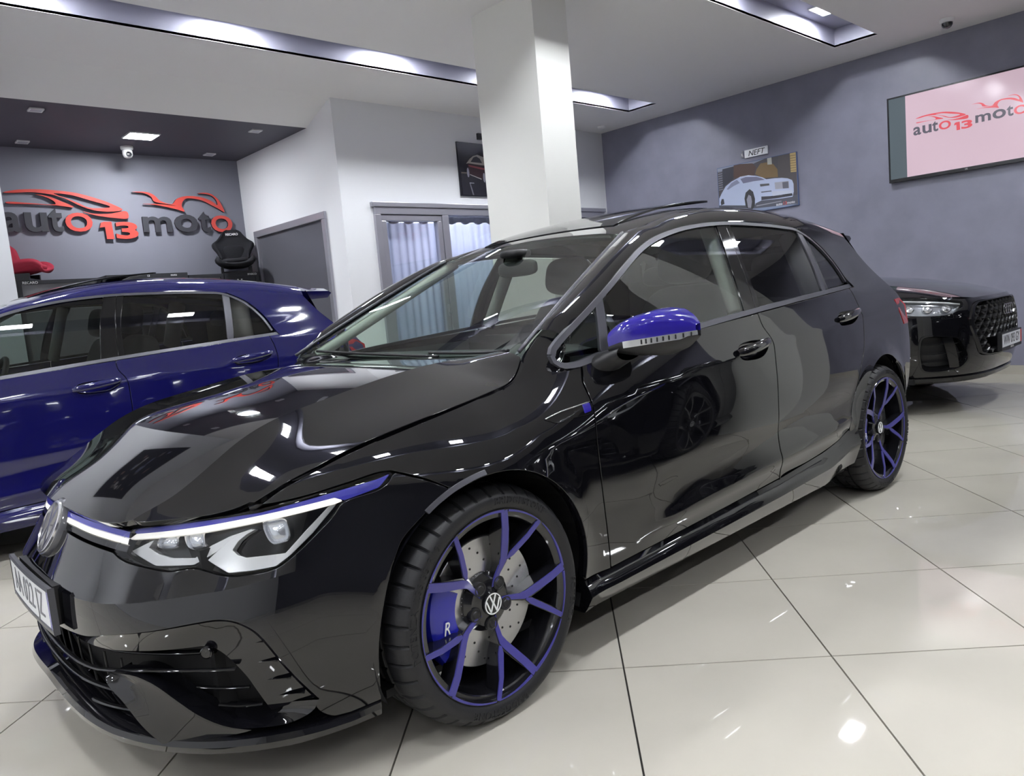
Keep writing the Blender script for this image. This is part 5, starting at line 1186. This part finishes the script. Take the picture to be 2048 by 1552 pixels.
# walls
struct(MB().box(XW,XW+.15,YF,YB+.15,0,ZC_+.3).build('wall_right',m_dark))
struct(MB().box(XW-.012,XW,YF,YB,0,.085).build('baseboard_right',m_tile))
wx0,wx1,wz=3.27,6.98,2.20                                    # window band in the back wall
struct(MB().box(XS,wx0,YB,YB+.2,0,ZC_+.3).build('wall_back',m_wall)); struct(MB().box(wx0,XW,YB,YB+.2,wz,ZC_+.3).build('wall_back',m_wall)); struct(MB().box(wx1,XW,YB,YB+.2,0,wz).build('wall_back',m_wall))
struct(MB().box(XL,.02,YB,YB+.5,0,ZC_+.3).build('wall_back',m_wall))
struct(MB().box(XL-.15,XL,YF,YB+.5,0,ZC_+.3).build('wall_left',m_wall)); struct(MB().box(XL,XW,YF-.15,YF,0,ZC_+.3).build('wall_front',mat('dark_slate_front',(.085,.085,.105),rough=.4)))
struct(MB().box(-.06,XS+.12,YA,YA+.15,0,ZA+.4).build('wall_alcove_back',m_alc)); struct(MB().box(-.13,.02,YB+.5,YA,0,ZA+.4).build('wall_alcove_left',m_wall))
dy0,dy1,dz=4.72,6.40,2.20
struct(MB().box(XS,XS+.12,YB+.2,dy0,0,ZC_+.3).build('wall_alcove_right',m_wall)); struct(MB().box(XS,XS+.12,dy0,YA,dz,ZC_+.3).build('wall_alcove_right',m_wall)); struct(MB().box(XS,XS+.12,dy1,YA,0,dz).build('wall_alcove_right',m_wall))
# ceiling with slots
SLOTS=[(3.06,3.46,6.48),(.53,.93,6.44),(-2.0,-1.6,6.44),(-4.53,-4.13,6.44)]
cb=MB(); ys=[YB]
for y0,y1,xe in SLOTS: ys+= [y1,y0]
ys.append(YF)
for k in range(0,len(ys),2): cb.box(XL,XW,ys[k+1],ys[k],ZC_,ZC_+.02)
for y0,y1,xe in SLOTS: cb.box(xe,XW,y0,y1,ZC_,ZC_+.02)
ceil=struct(cb.build('ceiling',m_ceil))
for y0,y1,xe in SLOTS:
    s=MB(); s.box(XL,xe,y0-.02,y0,ZC_+.001,ZC_+.17); s.box(XL,xe,y1,y1+.02,ZC_+.001,ZC_+.17); s.box(xe,xe+.02,y0-.02,y1+.02,ZC_+.001,ZC_+.17); s.box(XL,xe+.02,y0-.02,y1+.02,ZC_+.17,ZC_+.19); s.build('ceiling_slot',m_slot,ceil)
struct(MB().add([(.02,YB,ZC_),(XS,YB,ZC_),(XS,YB+.52,ZA),(.02,YB+.52,ZA),(.02,YB,ZC_+.2),(XS,YB,ZC_+.2),(XS,YB+.52,ZC_+.2),(.02,YB+.52,ZC_+.2)],[(0,1,2,3),(4,7,6,5),(0,4,5,1),(2,6,7,3),(1,5,6,2),(0,3,7,4)]).build('trim_1',m_ceil))
struct(MB().box(.02,XS,YB+.52,YA,ZA,ZA+.1).build('ceiling_alcove',m_alcc))
# column
struct(MB().box(2.81,3.165,1.47,2.11,0,ZC_).build('column',mat('white_column_paint',(.80,.80,.765),rough=.7)))
struct(MB().box(3.02,3.38,-2.05,-1.52,0,ZC_).build('column',MATS['white_column_paint']))
# ---- ceiling lamps
def lamp(loc, lx, ly, label, group=None, lit=True, drop=.012):
    t=thing('ceiling_light',label,'ceiling light',loc,0,group)
    fr=MB(); fr.box(-lx/2-.012,lx/2+.012,-ly/2-.012,-ly/2,-drop,0); fr.box(-lx/2-.012,lx/2+.012,ly/2,ly/2+.012,-drop,0); fr.box(-lx/2-.012,-lx/2,-ly/2,ly/2,-drop,0); fr.box(lx/2,lx/2+.012,-ly/2,ly/2,-drop,0); fr.build('frame',m_white,t)
    MB().box(-lx/2,lx/2,-ly/2,ly/2,-drop+.003,-.001).build('diffuser',m_lamp if lit else m_offl,t)
    return t
m_offl=mat('unlit_spot_lens',(.36,.36,.42),rough=.3)
for x in (.05,1.48,2.94,4.40,5.84): lamp((x,3.26,ZC_+.17),.28,.13,'bright LED panel tucked up inside the ceiling slot above the blue car','panels hidden in the far ceiling slot')
lamp((5.79,.74,ZC_+.17),.28,.13,'bright white LED panel visible in the ceiling slot near the dome camera')
for x in (-4.35,-2.9,-1.45,0,1.45,2.9,4.35): lamp((x,.73,ZC_+.17),.28,.13,'LED panel in the ceiling slot over the black car, above the frame','overhead panels out of view')
for x in (-4.35,-2.9): lamp((x,3.26,ZC_+.17),.28,.13,'LED panel at the far left end of the slot, outside the frame','overhead panels out of view at left')
for y in (-1.8,-4.33):
    for x in (-4.35,-2.9,-1.45,0,1.45,2.9,4.35,5.8): lamp((x,y,ZC_+.17),.28,.13,'LED panel in the ceiling behind the camera','overhead panels behind the camera')
lamp((1.545,5.79,ZA),.27,.24,'glaring square LED panel on the dark alcove ceiling')
for (x,y),w in zip(((.51,5.18),(.63,6.40),(2.48,5.20),(2.47,6.39)),('front left','back left, above the red seat','front right, near the white wall edge','back right, above the word moto')):
    lamp((x,y,ZA),.085,.085,'small unlit square spotlight on the alcove ceiling, '+w,'unlit alcove spotlights',lit=False)
# ---- security cameras and smoke detector
def dome(loc, label, smoked):
    t=thing('security_camera',label,'security camera',loc)
    MB().lathe([(.001,0),(.062,0),(.062,-.022),(.055,-.034),(.046,-.036),(.001,-.036)],(0,0,0),'z',32).build('base',m_white,t,auto=35)
    if smoked: MB().lathe([(.046,-.034),(.044,-.052),(.034,-.070),(.018,-.080),(.001,-.083)],(0,0,0),'z',28).build('dome',m_smoke,t,auto=60)
    else:
        MB().lathe([(.040,-.034),(.050,-.05),(.050,-.085),(.040,-.108),(.022,-.118),(.001,-.12)],(0,0,0),'z',28).build('housing',m_white,t,auto=60)
        MB().lathe([(.001,-.0525),(.022,-.0525),(.028,-.048),(.028,-.03)],(0,0,-.085),'y',24).build('lens',m_smoke,t,auto=40)
    return t
dome((6.62,.0,ZC_),'small white dome camera with a smoked bubble on the main ceiling',True)
dome((1.56,6.31,ZA),'white turret camera hanging below the bright alcove light',False)
sd=thing('smoke_detector','flat round white smoke detector on the ceiling beside the column','smoke detector',(6.74,4.11,ZC_)); MB().lathe([(.001,-.038),(.03,-.038),(.05,-.030),(.058,-.018),(.058,0),(.001,0)],(0,0,0),'z',28).build('cover',m_white,sd,auto=40); MB().lathe([(.001,-.046),(.014,-.046),(.016,-.038)],(0,0,0),'z',20).build('sensor',m_white,sd,auto=40)
# ---- glazed doors in the back wall
def frame_rect(x0,x1,z0,z1,w,d0,d1): 
    b=MB(); b.box(x0,x1,d0,d1,z1-w,z1); b.box(x0,x0+w,d0,d1,z0,z1-w); b.box(x1-w,x1,d0,d1,z0,z1-w); b.box(x0+w,x1-w,d0,d1,z0,z0+w); return b
m_pane=glass_mat('clear_pane',(.88,.90,.93),1,1.45)
wroot=struct(frame_rect(wx0,wx1,.0,wz,.075,YB-.035,YB+.10).build('window_1',m_alu,None,bevel=.004))
MB().box(wx0-.03,wx1+.02,YB-.05,YB-.002,wz,wz+.05).build('window_sill',m_alu,wroot,bevel=.006)
posts=[4.20,5.12,6.05]
for x in posts: MB().box(x-.045,x+.045,YB-.032,YB+.09,.075,wz-.075).build('window_post',m_alu,wroot,bevel=.004)
xs_=[wx0+.075]+[v for x in posts for v in (x-.045,x+.045)]+[wx1-.075]
for k in range(0,len(xs_),2):
    a,b=xs_[k],xs_[k+1]
    if k==0:
        frame_rect(a+.004,b-.004,.08,wz-.08,.062,YB-.022,YB+.05).build('window_sash',m_alu,wroot,bevel=.005); a+=.066; b-=.066
        MB().box(b-.0,b+.045,YB-.075,YB-.055,1.03,1.05).box(b+.028,b+.045,YB-.055,YB-.02,1.0,1.14).build('door_handle',m_alu,wroot,bevel=.004)
    MB().box(a,b,YB+.012,YB+.018,.14,wz-.14 if k==0 else wz-.075).build('window_pane',m_pane,wroot)
m_curt=mat('sheer_lavender_curtain',(.62,.63,.76),rough=.9)
_nt=m_curt.node_tree; _tr=_nt.nodes.new('ShaderNodeBsdfTranslucent'); _tr.inputs[0].default_value=(.62,.64,.80,1); _ms=_nt.nodes.new('ShaderNodeMixShader'); _ms.inputs[0].default_value=.28
_nt.links.new(_nt.nodes['Principled BSDF'].outputs[0],_ms.inputs[1]); _nt.links.new(_tr.outputs[0],_ms.inputs[2]); _nt.links.new(_ms.outputs[0],_nt.nodes['Material Output'].inputs[0])
m_pel=mat('curtain_heading_tape',(.36,.36,.42),rough=.9)
for k in range(0,len(xs_),2):
    a,b=xs_[k]-.03,xs_[k+1]+.03
    lab=('pleated lavender sheer curtain behind the left glazed sash','pleated lavender sheer curtain half hidden behind the column','pleated curtain behind the glazing right of the column','pleated curtain in the last bay before the slate wall')[k//2]
    u=np.linspace(a,b,int((b-a)/.0075)); rows=[]
    for z,am in ((2.06,.5),(1.9,.9),(1.5,1.),(.9,1.1),(.06,1.2)): rows.append([(x,YB+.13+am*(.010*math.sin(x*62)+.008*math.sin(x*23+1)),z) for x in u])
    c=tag(MB().grid(rows).build('curtain',m_curt,None,smooth=True),lab,'curtain','sheer curtains')
    hd=MB(); hd.grid([[(x,YB+.128+.4*.018*math.sin(x*62),2.13) for x in u],[(x,YB+.124+.4*.018*math.sin(x*62),2.055+.012*math.sin(x*31)) for x in u]]); hd.build('curtain_heading',m_pel,c,smooth=True)
lamp((4.6,YB+.50,2.58),.45,.15,'office light behind the curtains, out of view')  # added unseen lamp that brightens the curtains from behind
struct(MB().box(wx0-.2,wx1+.3,YB+.2,YB+.8,2.6,2.65).build('ceiling_office',m_ceil)); struct(MB().box(wx0-.2,wx1+.3,YB+.75,YB+.8,0,2.6).build('wall_office',m_wall))
# ---- glazed partition in the alcove side wall
w2=MB(); w2.box(XS-.03,XS+.06,dy0,dy1,dz-.075,dz); w2.box(XS-.03,XS+.06,dy0,dy0+.07,0,dz-.075); w2.box(XS-.03,XS+.06,dy1-.07,dy1,0,dz-.075)
w2=struct(w2.build('window_2',m_alu,None,bevel=.005))
MB().box(XS+.005,XS+.02,dy0+.07,dy1-.07,.0,dz-.075).build('window_pane',mat('frosted_grey_pane',(.115,.115,.135),rough=.16),w2)
# ---- big wall logo (raised letters) and the same logo on the screen
m_lred=mat('logo_red',(.62,.075,.06),rough=.4); m_ldk=mat('logo_charcoal',(.045,.045,.055),rough=.5); m_ledge=mat('logo_dark_edge',(.03,.02,.03),rough=.5)
LET=[('a',.385,.560,2.232,2.43,0),('u',.591,.795,2.232,2.43,0),('t',.806,.938,2.232,2.475,0),('o',.953,1.213,2.235,2.433,1),('1',1.276,1.405,2.156,2.341,2),('3',1.43,1.66,2.156,2.341,2),('m',1.721,2.035,2.229,2.402,0),('o',2.067,2.332,2.229,2.43,0),('t',2.345,2.475,2.229,2.465,0),('o',2.485,2.741,2.228,2.425,1)]
def glyph(ch,bold):
    if ch=='1':
        V=np.array([(.0,.66,0),(.12,.93,0),(.36,1,0),(.95,1,0),(1,0,0),(.42,0,0),(.40,.70,0)]); return V,[(0,1,2,6),(2,3,4,5,6)]
    V,F=text_pts(ch,1.,0.,offset=(.034 if bold==2 else .022 if bold==0 else .004)); lo=V.min(0);hi=V.max(0); return (V-lo)/np.maximum(hi-lo,1e-9),F
def extr(V,F,f):
    """flat mesh -> solid; f(x,y,d) with d 0 back, 1 front"""
    n=len(V); ed={}
    for t in F:
        for a,b in zip(t,t[1:]+t[:1]): ed[(a,b)]=ed.get((a,b),0)+1
    bd=[(a,b) for (a,b) in ed if (b,a) not in ed]
    return [f(v[0],v[1],0) for v in V]+[f(v[0],v[1],1) for v in V],[t for t in [tuple(i+n for i in t) for t in F]],[(a,b,b+n,a+n) for a,b in bd]
def poly_mesh(outer,hole=None):
    """triangulated flat polygon (catmull-smoothed outline) with an optional hole"""
    L=[resample(catmull(np.array(outer),closed=True,per=4),.012,True)[:-1]]
    if hole: L.append(resample(catmull(np.array(hole),closed=True,per=4),.012,True)[:-1])
    A=np.vstack(L); E=[];k=0
    for l in L: E+=[(k+i,k+(i+1)%len(l)) for i in range(len(l))]; k+=len(l)
    r=delaunay_2d_cdt([Vector(p) for p in A],E,[],0,1e-6); Q=np.array([tuple(v) for v in r[0]]); T=[tuple(t) for t in r[2]]
    T=[t for t,i in zip(T,inside(np.array([Q[list(t)].mean(0) for t in T]),L)) if i]; T=[t if area2(Q[list(t)])>0 else t[::-1] for t in T]
    return Q,T
def logo(parent, f, flat, names=('letter','swoosh')):
    for ch,x0,x1,z0,z1,b in LET:
        V,F=glyph(ch,b); V=V[:,:2]*[x1-x0,z1-z0]+[x0,z0]
        emit_logo(parent,names[0],V,F,f,m_lred if b else m_ldk,flat)
    for k in ('carA','carB','carC','bike'):
        Q,T=poly_mesh(LOGO[k],LOGO['carAhole'] if k=='carA' else None); emit_logo(parent,names[1],Q,T,f,m_lred,flat)
def emit_logo(parent,name,V,F,f,m,flat):
    if flat: pydata(name,[f(v[0],v[1],1) for v in V],F,m,parent); return
    V2,F2,S2=extr([tuple(v[:2]) for v in V],F,f)
    o=pydata(name,V2,F2,m,parent); pydata('letter_edge' if name=='letter' else 'swoosh_edge',V2,S2,m_ledge,o)
lg=thing('wall_logo','large raised auto 13 moto logo in red and charcoal on the alcove wall','logo',(1.55,YA,2.4))
logo(lg,lambda x,z,d:(x-1.55,-.012-.028*d,z-2.4),False)
for o in lg.children: pass
# ---- television
tv=thing('television','wide black-framed television showing the auto 13 moto logo on pink','television',(XW,-.085,2.366))
hw,hh=.765,.415
def tvq(y0,y1,z0,z1,d): return MB().add([(-d,y0,z0),(-d,y1,z0),(-d,y1,z1),(-d,y0,z1)],[(0,1,2,3)])
MB().box(-.045,-.012,-hw,hw,-hh,hh).build('back_panel',m_blackp,tv)
b=MB(); b.box(-.058,-.040,-hw,hw,hh-.014,hh); b.box(-.058,-.040,-hw,hw,-hh,-hh+.032); b.box(-.058,-.040,hw-.014,hw,-hh+.032,hh-.014); b.box(-.058,-.040,-hw,-hw+.014,-hh+.032,hh-.014); b.build('bezel',mat('tv_bezel',(.02,.02,.023),rough=.25),tv)
MB().box(-.04,0,-.2,.2,-.15,.15).build('wall_mount',m_blackp,tv)
m_scr=mat('screen_pink',(.2,.15,.17),rough=.12,emit=(.62,.46,.54),emit_s=.72); m_scg=mat('screen_grey',(.05,.06,.065),rough=.12,emit=(.10,.13,.15),emit_s=.55)
scr=tvq(-.595,.595,-hh+.032,hh-.014,.050).build('screen',m_scr,tv)
for s in (-1,1): tvq(min(s*.595,s*(hw-.014)),max(s*.595,s*(hw-.014)),-hh+.032,hh-.014,.050).build('screen_band',m_scg,tv)
m_lred_k,m_ldk_k=m_lred,m_ldk
m_lred=mat('screen_red',(.3,.05,.06),rough=.12,emit=(.72,.10,.12),emit_s=.65); m_ldk=mat('screen_charcoal',(.05,.05,.06),rough=.12,emit=(.13,.12,.15),emit_s=.6)
logo(scr,lambda x,z,d:(-.0515,(.213-.404*(x-.953))+.085,(2.412+.404*(z-2.335))-2.366),True,('screen_letter','screen_swoosh'))
m_lred,m_ldk=m_lred_k,m_ldk_k
V,F=text_pts('LG',.018,.0003); pydata('maker_mark',[(-.0585-z,-x+.068*0+ .068-.0,y-hh+.016) for x,y,z in V],F,m_white,tv)
# ---- picture of the white saloon on the slate wall
pt=thing('wall_picture','landscape print of a white luxury saloon among autumn trees on the slate wall','picture',(XW,2.154,2.1765))
pw_,ph_=.996,.583
pq=lambda u,v,d:(-.026-.0006*d,pw_/2-u*pw_,v*ph_-ph_/2)
MB().box(-.026,-.002,-pw_/2,pw_/2,-ph_/2,ph_/2).build('board',mat('print_board',(.10,.14,.28),rough=.3),pt)
def pp(pts,d,col,name='print_area'):
    pts=[(min(max(u,.006),.994),min(max(v,.01),.99)) for u,v in pts]; V=[pq(u,v,d) for u,v in pts]
    n=len(pts); a=np.array(pts); T=_tri(a); pydata(name,V,T,mat('print_%02x%02x%02x'%tuple(int(255*c) for c in col),col,rough=.3),pt)
def _tri(a):
    n=len(a); r=delaunay_2d_cdt([Vector(p) for p in a],[(i,(i+1)%n) for i in range(n)],[],1,1e-6); om={}
    return [tuple(next(iter(r[3][i])) if r[3][i] else 0 for i in t) for t in r[2]]
pp([(0,.19),(1,.19),(1,1),(0,1)],1,(.085,.080,.090))
pp([(0,.93),(.47,.94),(.62,.99),(0,.999)],1.5,(.26,.28,.36)); pp(POSTER['bldg'],2,(.055,.055,.07)); pp(POSTER['trees'],2,(.105,.065,.055)); pp(POSTER['tree2'],3,(.22,.145,.07)); pp(POSTER['darkR'],2,(.095,.085,.09))
for k in range(9): pp([(.012,.55+.045*k),(.07,.553+.045*k),(.07,.572+.045*k),(.012,.569+.045*k)],3,(.20,.21,.26))
pp(POSTER['gold'],3,(.50,.37,.17)); pp(POSTER['pale'],4,(.50,.50,.46))
for k in range(7): pp([(.926,.66+.046*k),(.99,.655+.046*k),(.99,.668+.046*k),(.926,.673+.046*k)],4,(.24,.17,.09))
pp([(0,0),(1,0),(1,.20),(.58,.19),(0,.26)],2,(.10,.105,.13)); pp([(.05,.0),(.9,.0),(.99,.03),(.60,.06),(.15,.10)],3,(.24,.29,.42)); pp([(.49,.105),(.80,.12),(.80,.135),(.49,.125)],3,(.32,.32,.36))
for k,d,col in (('body',5,(.50,.56,.74)),('wind',6,(.20,.20,.30)),('sidewin',6,(.27,.29,.42)),('lamp',6,(.12,.12,.13)),('grille',6,(.40,.40,.47)),('grilledark',7,(.15,.15,.18)),('intake',6,(.06,.06,.07)),('slot',6,(.12,.12,.15)),('wheel',7,(.05,.05,.055)),('hub',8,(.30,.30,.37)),('rwheel',7,(.06,.06,.07))): pp(POSTER[k],d,col)
pp([(.69,.335),(.705,.345),(.93,.30),(.94,.25),(.80,.24),(.70,.25)],6,(.56,.60,.72)); pp([(.286,.729),(.413,.726),(.523,.687),(.50,.70),(.41,.74),(.30,.742)],6,(.60,.64,.76))
for txt,u0,sz,col in (('auto',.775,.042,(.75,.75,.78)),('13',.842,.050,(.70,.12,.12)),('moto',.915,.042,(.75,.75,.78))):
    V,F=text_pts(txt,sz,0,offset=.0008); pydata('print_letter',[(pq(0,0,9)[0],pw_/2-u0*pw_-x,.075*ph_-ph_/2+y) for x,y,z in V],F,mat('print_%s'%txt,col,rough=.3),pt)
# ---- small chrome badge plate above it
bd=thing('badge_plate','small bright chrome badge plate on the slate wall above the saloon print','badge',(XW,2.14,2.56))
MB().box(-.022,-.004,-.145,.145,-.045,.045).build('plate',mat('badge_lit_chrome',(.85,.85,.88),rough=.35,metal=.3),bd,bevel=.003)  # pale, mostly diffuse colour carries the room light the chrome reflects
V,F=text_pts('NEFT',.085,.002,shear=.25); pydata('badge_letters',[(-.0225-z,-x,y-.004) for x,y,z in V],F,m_blackp,bd)
MB().tube([(-.012,.165,-.03),(-.012,.178,.0),(-.012,.172,.045)],.008,seg=8).tube([(-.012,.185,-.03),(-.012,.188,.02)],.006,seg=8).build('badge_hook',MATS['badge_lit_chrome'],bd,smooth=True)
# ---- dark picture on the white wall, partly behind the column
p2=thing('wall_picture','dark print of a red and cream vintage coupe on the white wall','picture',(4.88,YB,2.65))
MB().box(-.41,.41,-.022,-.002,-.302,.302).build('board',mat('print_night',(.012,.012,.018),rough=.25),p2,bevel=.002)
def p2p(pts,d,col):
    a=np.array(pts); pydata('print_area',[(x-4.88,-.0222-.0005*d,z-2.65) for x,z in pts],_tri(a),mat('print_%02x%02x%02x'%tuple(int(255*c) for c in col),col,rough=.3),p2)
p2p([(4.50,2.60),(5.25,2.60),(5.25,2.36),(4.50,2.36)],.5,(.018,.018,.026)); p2p([(4.50,2.615),(4.60,2.615),(4.60,2.60),(4.50,2.60)],1,(.16,.13,.11))
p2p([(4.606,2.711),(4.709,2.717),(4.849,2.709),(5.02,2.70),(5.14,2.66),(5.15,2.58),(4.849,2.560),(4.792,2.546),(4.62,2.593),(4.607,2.657)],1,(.035,.015,.022))
p2p([(4.612,2.701),(4.845,2.676),(5.10,2.66),(5.10,2.645),(4.813,2.657),(4.631,2.68)],2,(.26,.06,.07)); p2p([(4.584,2.71),(4.642,2.768),(4.698,2.804),(4.766,2.822),(4.86,2.80),(4.95,2.72),(5.10,2.70),(5.10,2.69),(4.93,2.705),(4.812,2.707),(4.614,2.717)],2,(.42,.39,.35))
p2p([(4.654,2.735),(4.703,2.788),(4.749,2.802),(4.80,2.78),(4.83,2.73)],3,(.03,.03,.04)); p2p([(4.628,2.596),(4.8,2.552),(4.799,2.541),(4.627,2.588)],2,(.45,.43,.42))
for cx_,cz_ in ((4.602,2.613),(4.843,2.565)): p2p([(cx_+.018*math.cos(t),cz_+.055*math.sin(t)) for t in np.linspace(0,2*math.pi,12,endpoint=False)],3,(.30,.30,.36))
p2p([(4.61,2.50),(4.68,2.50),(4.68,2.492),(4.61,2.492)],2,(.40,.40,.44)); p2p([(4.61,2.49),(4.625,2.49),(4.665,2.36),(4.645,2.36)],2,(.16,.16,.19))
p3=thing('wall_picture','dark engine print on the left white wall, seen mirrored in the black hood','picture',(-.80,YB,2.66))
MB().box(-.41,.41,-.022,-.002,-.302,.302).build('board',MATS['print_night'],p3,bevel=.002)
for k in range(26):
    a=random.uniform(-.2,.3); b=random.uniform(-.2,.2); w_=random.uniform(.015,.06); h_=random.uniform(.006,.03); col=random.choice(((.30,.28,.27),(.20,.12,.10),(.12,.14,.22),(.40,.38,.36),(.10,.09,.09)))
    pydata('print_area',[(a-w_,-.0226-.0002*k,b-h_*.4),(a+w_*.7,-.0226-.0002*k,b-h_),(a+w_,-.0226-.0002*k,b+h_*.6),(a-w_*.6,-.0226-.0002*k,b+h_)],[(0,1,2,3)],mat('print_%02x%02x%02x'%tuple(int(255*c) for c in col),col,rough=.3),p3)
MB().box(4.80,4.86,YB-.03,YB,3.0,3.07).build('wall_sensor',m_blackp); tag(bpy.data.objects['wall_sensor'],'little dark box high on the white wall above the night print','sensor')
# ---- display units along the alcove wall
m_cab=mat('charcoal_cabinet',(.030,.031,.036),rough=.45); m_cabg=mat('grey_cabinet_panel',(.17,.17,.18),rough=.4); m_cabd=mat('cubby_dark',(.012,.012,.015),rough=.6)
def cab(x0,x1,zt,label,kind,txt=None):
    t=thing('display_unit',label,'cabinet',((x0+x1)/2,6.42,0),0,'display units along the alcove wall'); w=(x1-x0)/2; y0,y1=-.21,.23
    if kind=='open':
        b=MB(); b.box(-w,w,y0,y1,zt-.055,zt); b.box(-w,-w+.03,y0,y1,0,zt-.055); b.box(w-.03,w,y0,y1,0,zt-.055); b.box(-w+.03,w-.03,y1-.02,y1,0,zt-.055); b.build('carcass',m_cab,t)
        for f in (-.30,.34): MB().box(w*f-.012,w*f+.012,y0+.004,y1-.02,0,zt-.055).build('divider',m_cab,t)
        for z in (1.35,.95,.5): MB().box(-w+.03,w-.03,y0+.01,y1-.02,z-.02,z).build('shelf',m_cab,t)
    else:
        b=MB(); b.box(-w,w,y0,y1,zt-.035,zt); b.box(-w,-w+.035,y0,y1,0,zt-.035); b.box(w-.035,w,y0,y1,0,zt-.035); b.build('carcass',m_cab,t)
        MB().box(-w+.035,w-.035,y0+.015,y1,0,zt-.035).build('front_panel',m_cabg if kind=='grey' else m_cab,t)
    if txt:
        for s,u,sz in txt:
            V,F=text_pts(s,sz,.001,offset=.0006); pydata('unit_lettering',[(u*w+x,y0-.002-z,zt-.022+y) for x,y,z in V],F,m_white,t)
    return t
c1=cab(.36,1.135,1.715,'grey-fronted display unit under the red racing seat','grey',[('RECARO',-.72,.034)])
MB().box(-.02,.05,-.196,-.19,1.575,1.625).build('framed_note',mat('beige_note',(.38,.34,.24),rough=.6),c1)
c2=cab(1.15,1.975,1.738,'open charcoal cubby unit at the middle of the alcove wall','open',[('auto',-.58,.030),('13',0,.030),('moto',.64,.030)])
c3=cab(1.985,2.375,1.708,'short grey-fronted display unit right of the open cubbies','grey')
c4=cab(2.385,2.79,1.712,'charcoal display unit with small white dots under the black racing seat','dark',[('SPARCO',.62,.030)])
for k,(dx,dz_) in enumerate(((-.11,1.60),(-.045,1.635),(.0,1.635),(-.04,1.59),(.005,1.575))): MB().prism([(dx+.010*math.cos(a),dz_+.007*math.sin(a)) for a in np.linspace(0,2*math.pi,10,endpoint=False)],lambda p:(p[0],-.20,p[1]),lambda p:(p[0],-.195,p[1])).build('unit_stud',m_white,c4)
# ---- bucket seats
def bucket(loc, rz, m, label, txt):
    t=thing('racing_seat',label,'seat',loc,rz)
    # spine (y,z), half width, bolster height
    sp=[(-.27,.105,.20,.05),(-.22,.125,.215,.075),(-.12,.105,.215,.10),(-.02,.085,.205,.11),(.045,.11,.175,.11),(.075,.17,.165,.10),(.095,.24,.185,.095),(.115,.31,.225,.085),(.13,.36,.222,.06),(.143,.41,.165,.045),(.155,.46,.125,.04),(.163,.50,.10,.03),(.168,.525,.06,.015)]
    S_=catmull(np.array(sp),per=4); yz=S_[:,:2]; tn=np.gradient(yz,axis=0); tn/=np.linalg.norm(tn,axis=1)[:,None]; nn=np.stack([-tn[:,1],tn[:,0]],1)
    U=np.linspace(-1,1,17); front=[];back=[]
    for (y,z,w,b),n in zip(S_,nn):
        fr=[];bk=[]
        for u in U:
            o=b*abs(u)**3.2; k=.045*(1-abs(u)**6)
            fr.append((w*u*(1-.10*abs(u)**3),y+n[0]*o,z+n[1]*o)); bk.append((w*u*1.04,y+n[0]*(o*.55-.015-k*.4),z+n[1]*(o*.55-.015-k*.4)))
        front.append(fr); back.append(bk)
    rows=[f+b[::-1] for f,b in zip(front,back)]; mb=MB(); mb.grid(rows,cu=True); n=len(rows[0]); mb.F.append(tuple(range(n))); mb.F.append(tuple(range((len(rows)-1)*n,len(rows)*n))[::-1]); mb.build('seat_shell',m,t,smooth=True)
    mb=MB(); mb.grid(rbox(0,-.13,.135,.15,.13,.03,4,10),cu=True); mb.build('seat_cushion',m,t,smooth=True)
    mb=MB(); mb.grid(xf_rows([[(y,x,z) for x,y,z in r] for r in rbox(0,.105,.25,.12,.03,.085,4,10)],0,(0,0,0)),cu=True); mb.V=[(y,x,z) for x,y,z in mb.V]; mb.build('back_pad',m,t,smooth=True)
    MB().box(-.17,.17,-.16,.10,.0,.022).box(-.17,-.14,-.16,.10,.022,.07).box(.14,.17,-.16,.10,.022,.07).build('seat_base',m_blackp,t)
    if txt:
        V,F=text_pts(txt,.036,.001,offset=.0006); pydata('seat_lettering',[(x,.118-z-.25*y*0,.468+y) for x,y,z in V],F,m_white,t)
    return t
bucket((2.60,6.36,1.712),-.38,mat('black_seat_velour',(.010,.010,.014),rough=.85),'black bucket racing seat with white lettering standing on the charcoal unit','RECARO')
bucket((.40,6.40,1.715),math.radians(62),mat('red_seat_velour',(.30,.012,.035),rough=.8),'red bucket racing seat seen from the side, half behind the white column',None)
# ---------------- the cars
M=make_materials()
car=build_car(M,'black','glossy black hatchback with blue-faced wheels and a blue mirror cap in the foreground')
def copy_car(src, loc, rz, label, swap):
    cp=bpy.data.objects.new(src.name.split('.')[0],None); COL.objects.link(cp); cp.location=loc; cp.rotation_euler=(0,0,rz); cp['label']=label; cp['category']='car'
    def rec(o,par):
        c=o.copy(); COL.objects.link(c); c.parent=par
        for k in ('label',):
            pass
        if c.type=='MESH':
            for sl in c.material_slots:
                if sl.material in swap: 
                    m=swap[sl.material]; sl.link='OBJECT'; sl.material=m
        for ch in list(o.children): rec(ch,c)
    for ch in list(src.children): rec(ch,cp)
    return cp
bluep=mat('deep_blue_paint',(.007,.007,.085),rough=.06,metal=0.,coat=1,coat_rough=.012)
copy_car(car,(-1.445,3.096,0),-.0157,'deep blue hatchback parked behind the black one, under the wall logo',{M['black']:bluep,M['blue']:bluep,M['sideglass']:glass_mat('blue_car_side_glass',(.42,.48,.45))})
suv=build_suv(M,(5.40,.17,0),math.pi/2,'black crossover with honeycomb grille, nose visible past the hatchback tail',[o for o in car.children if o.name.startswith('wheel') and o.type=='EMPTY'][0])
copy_car(car,(2.2,-2.70,0),-.20,'second black hatchback outside the frame, mirrored in the doors of the black hatchback',{M['rimblue']:M['rimblack'],M['blue']:M['black'],M['caliper']:M['rimblack']})
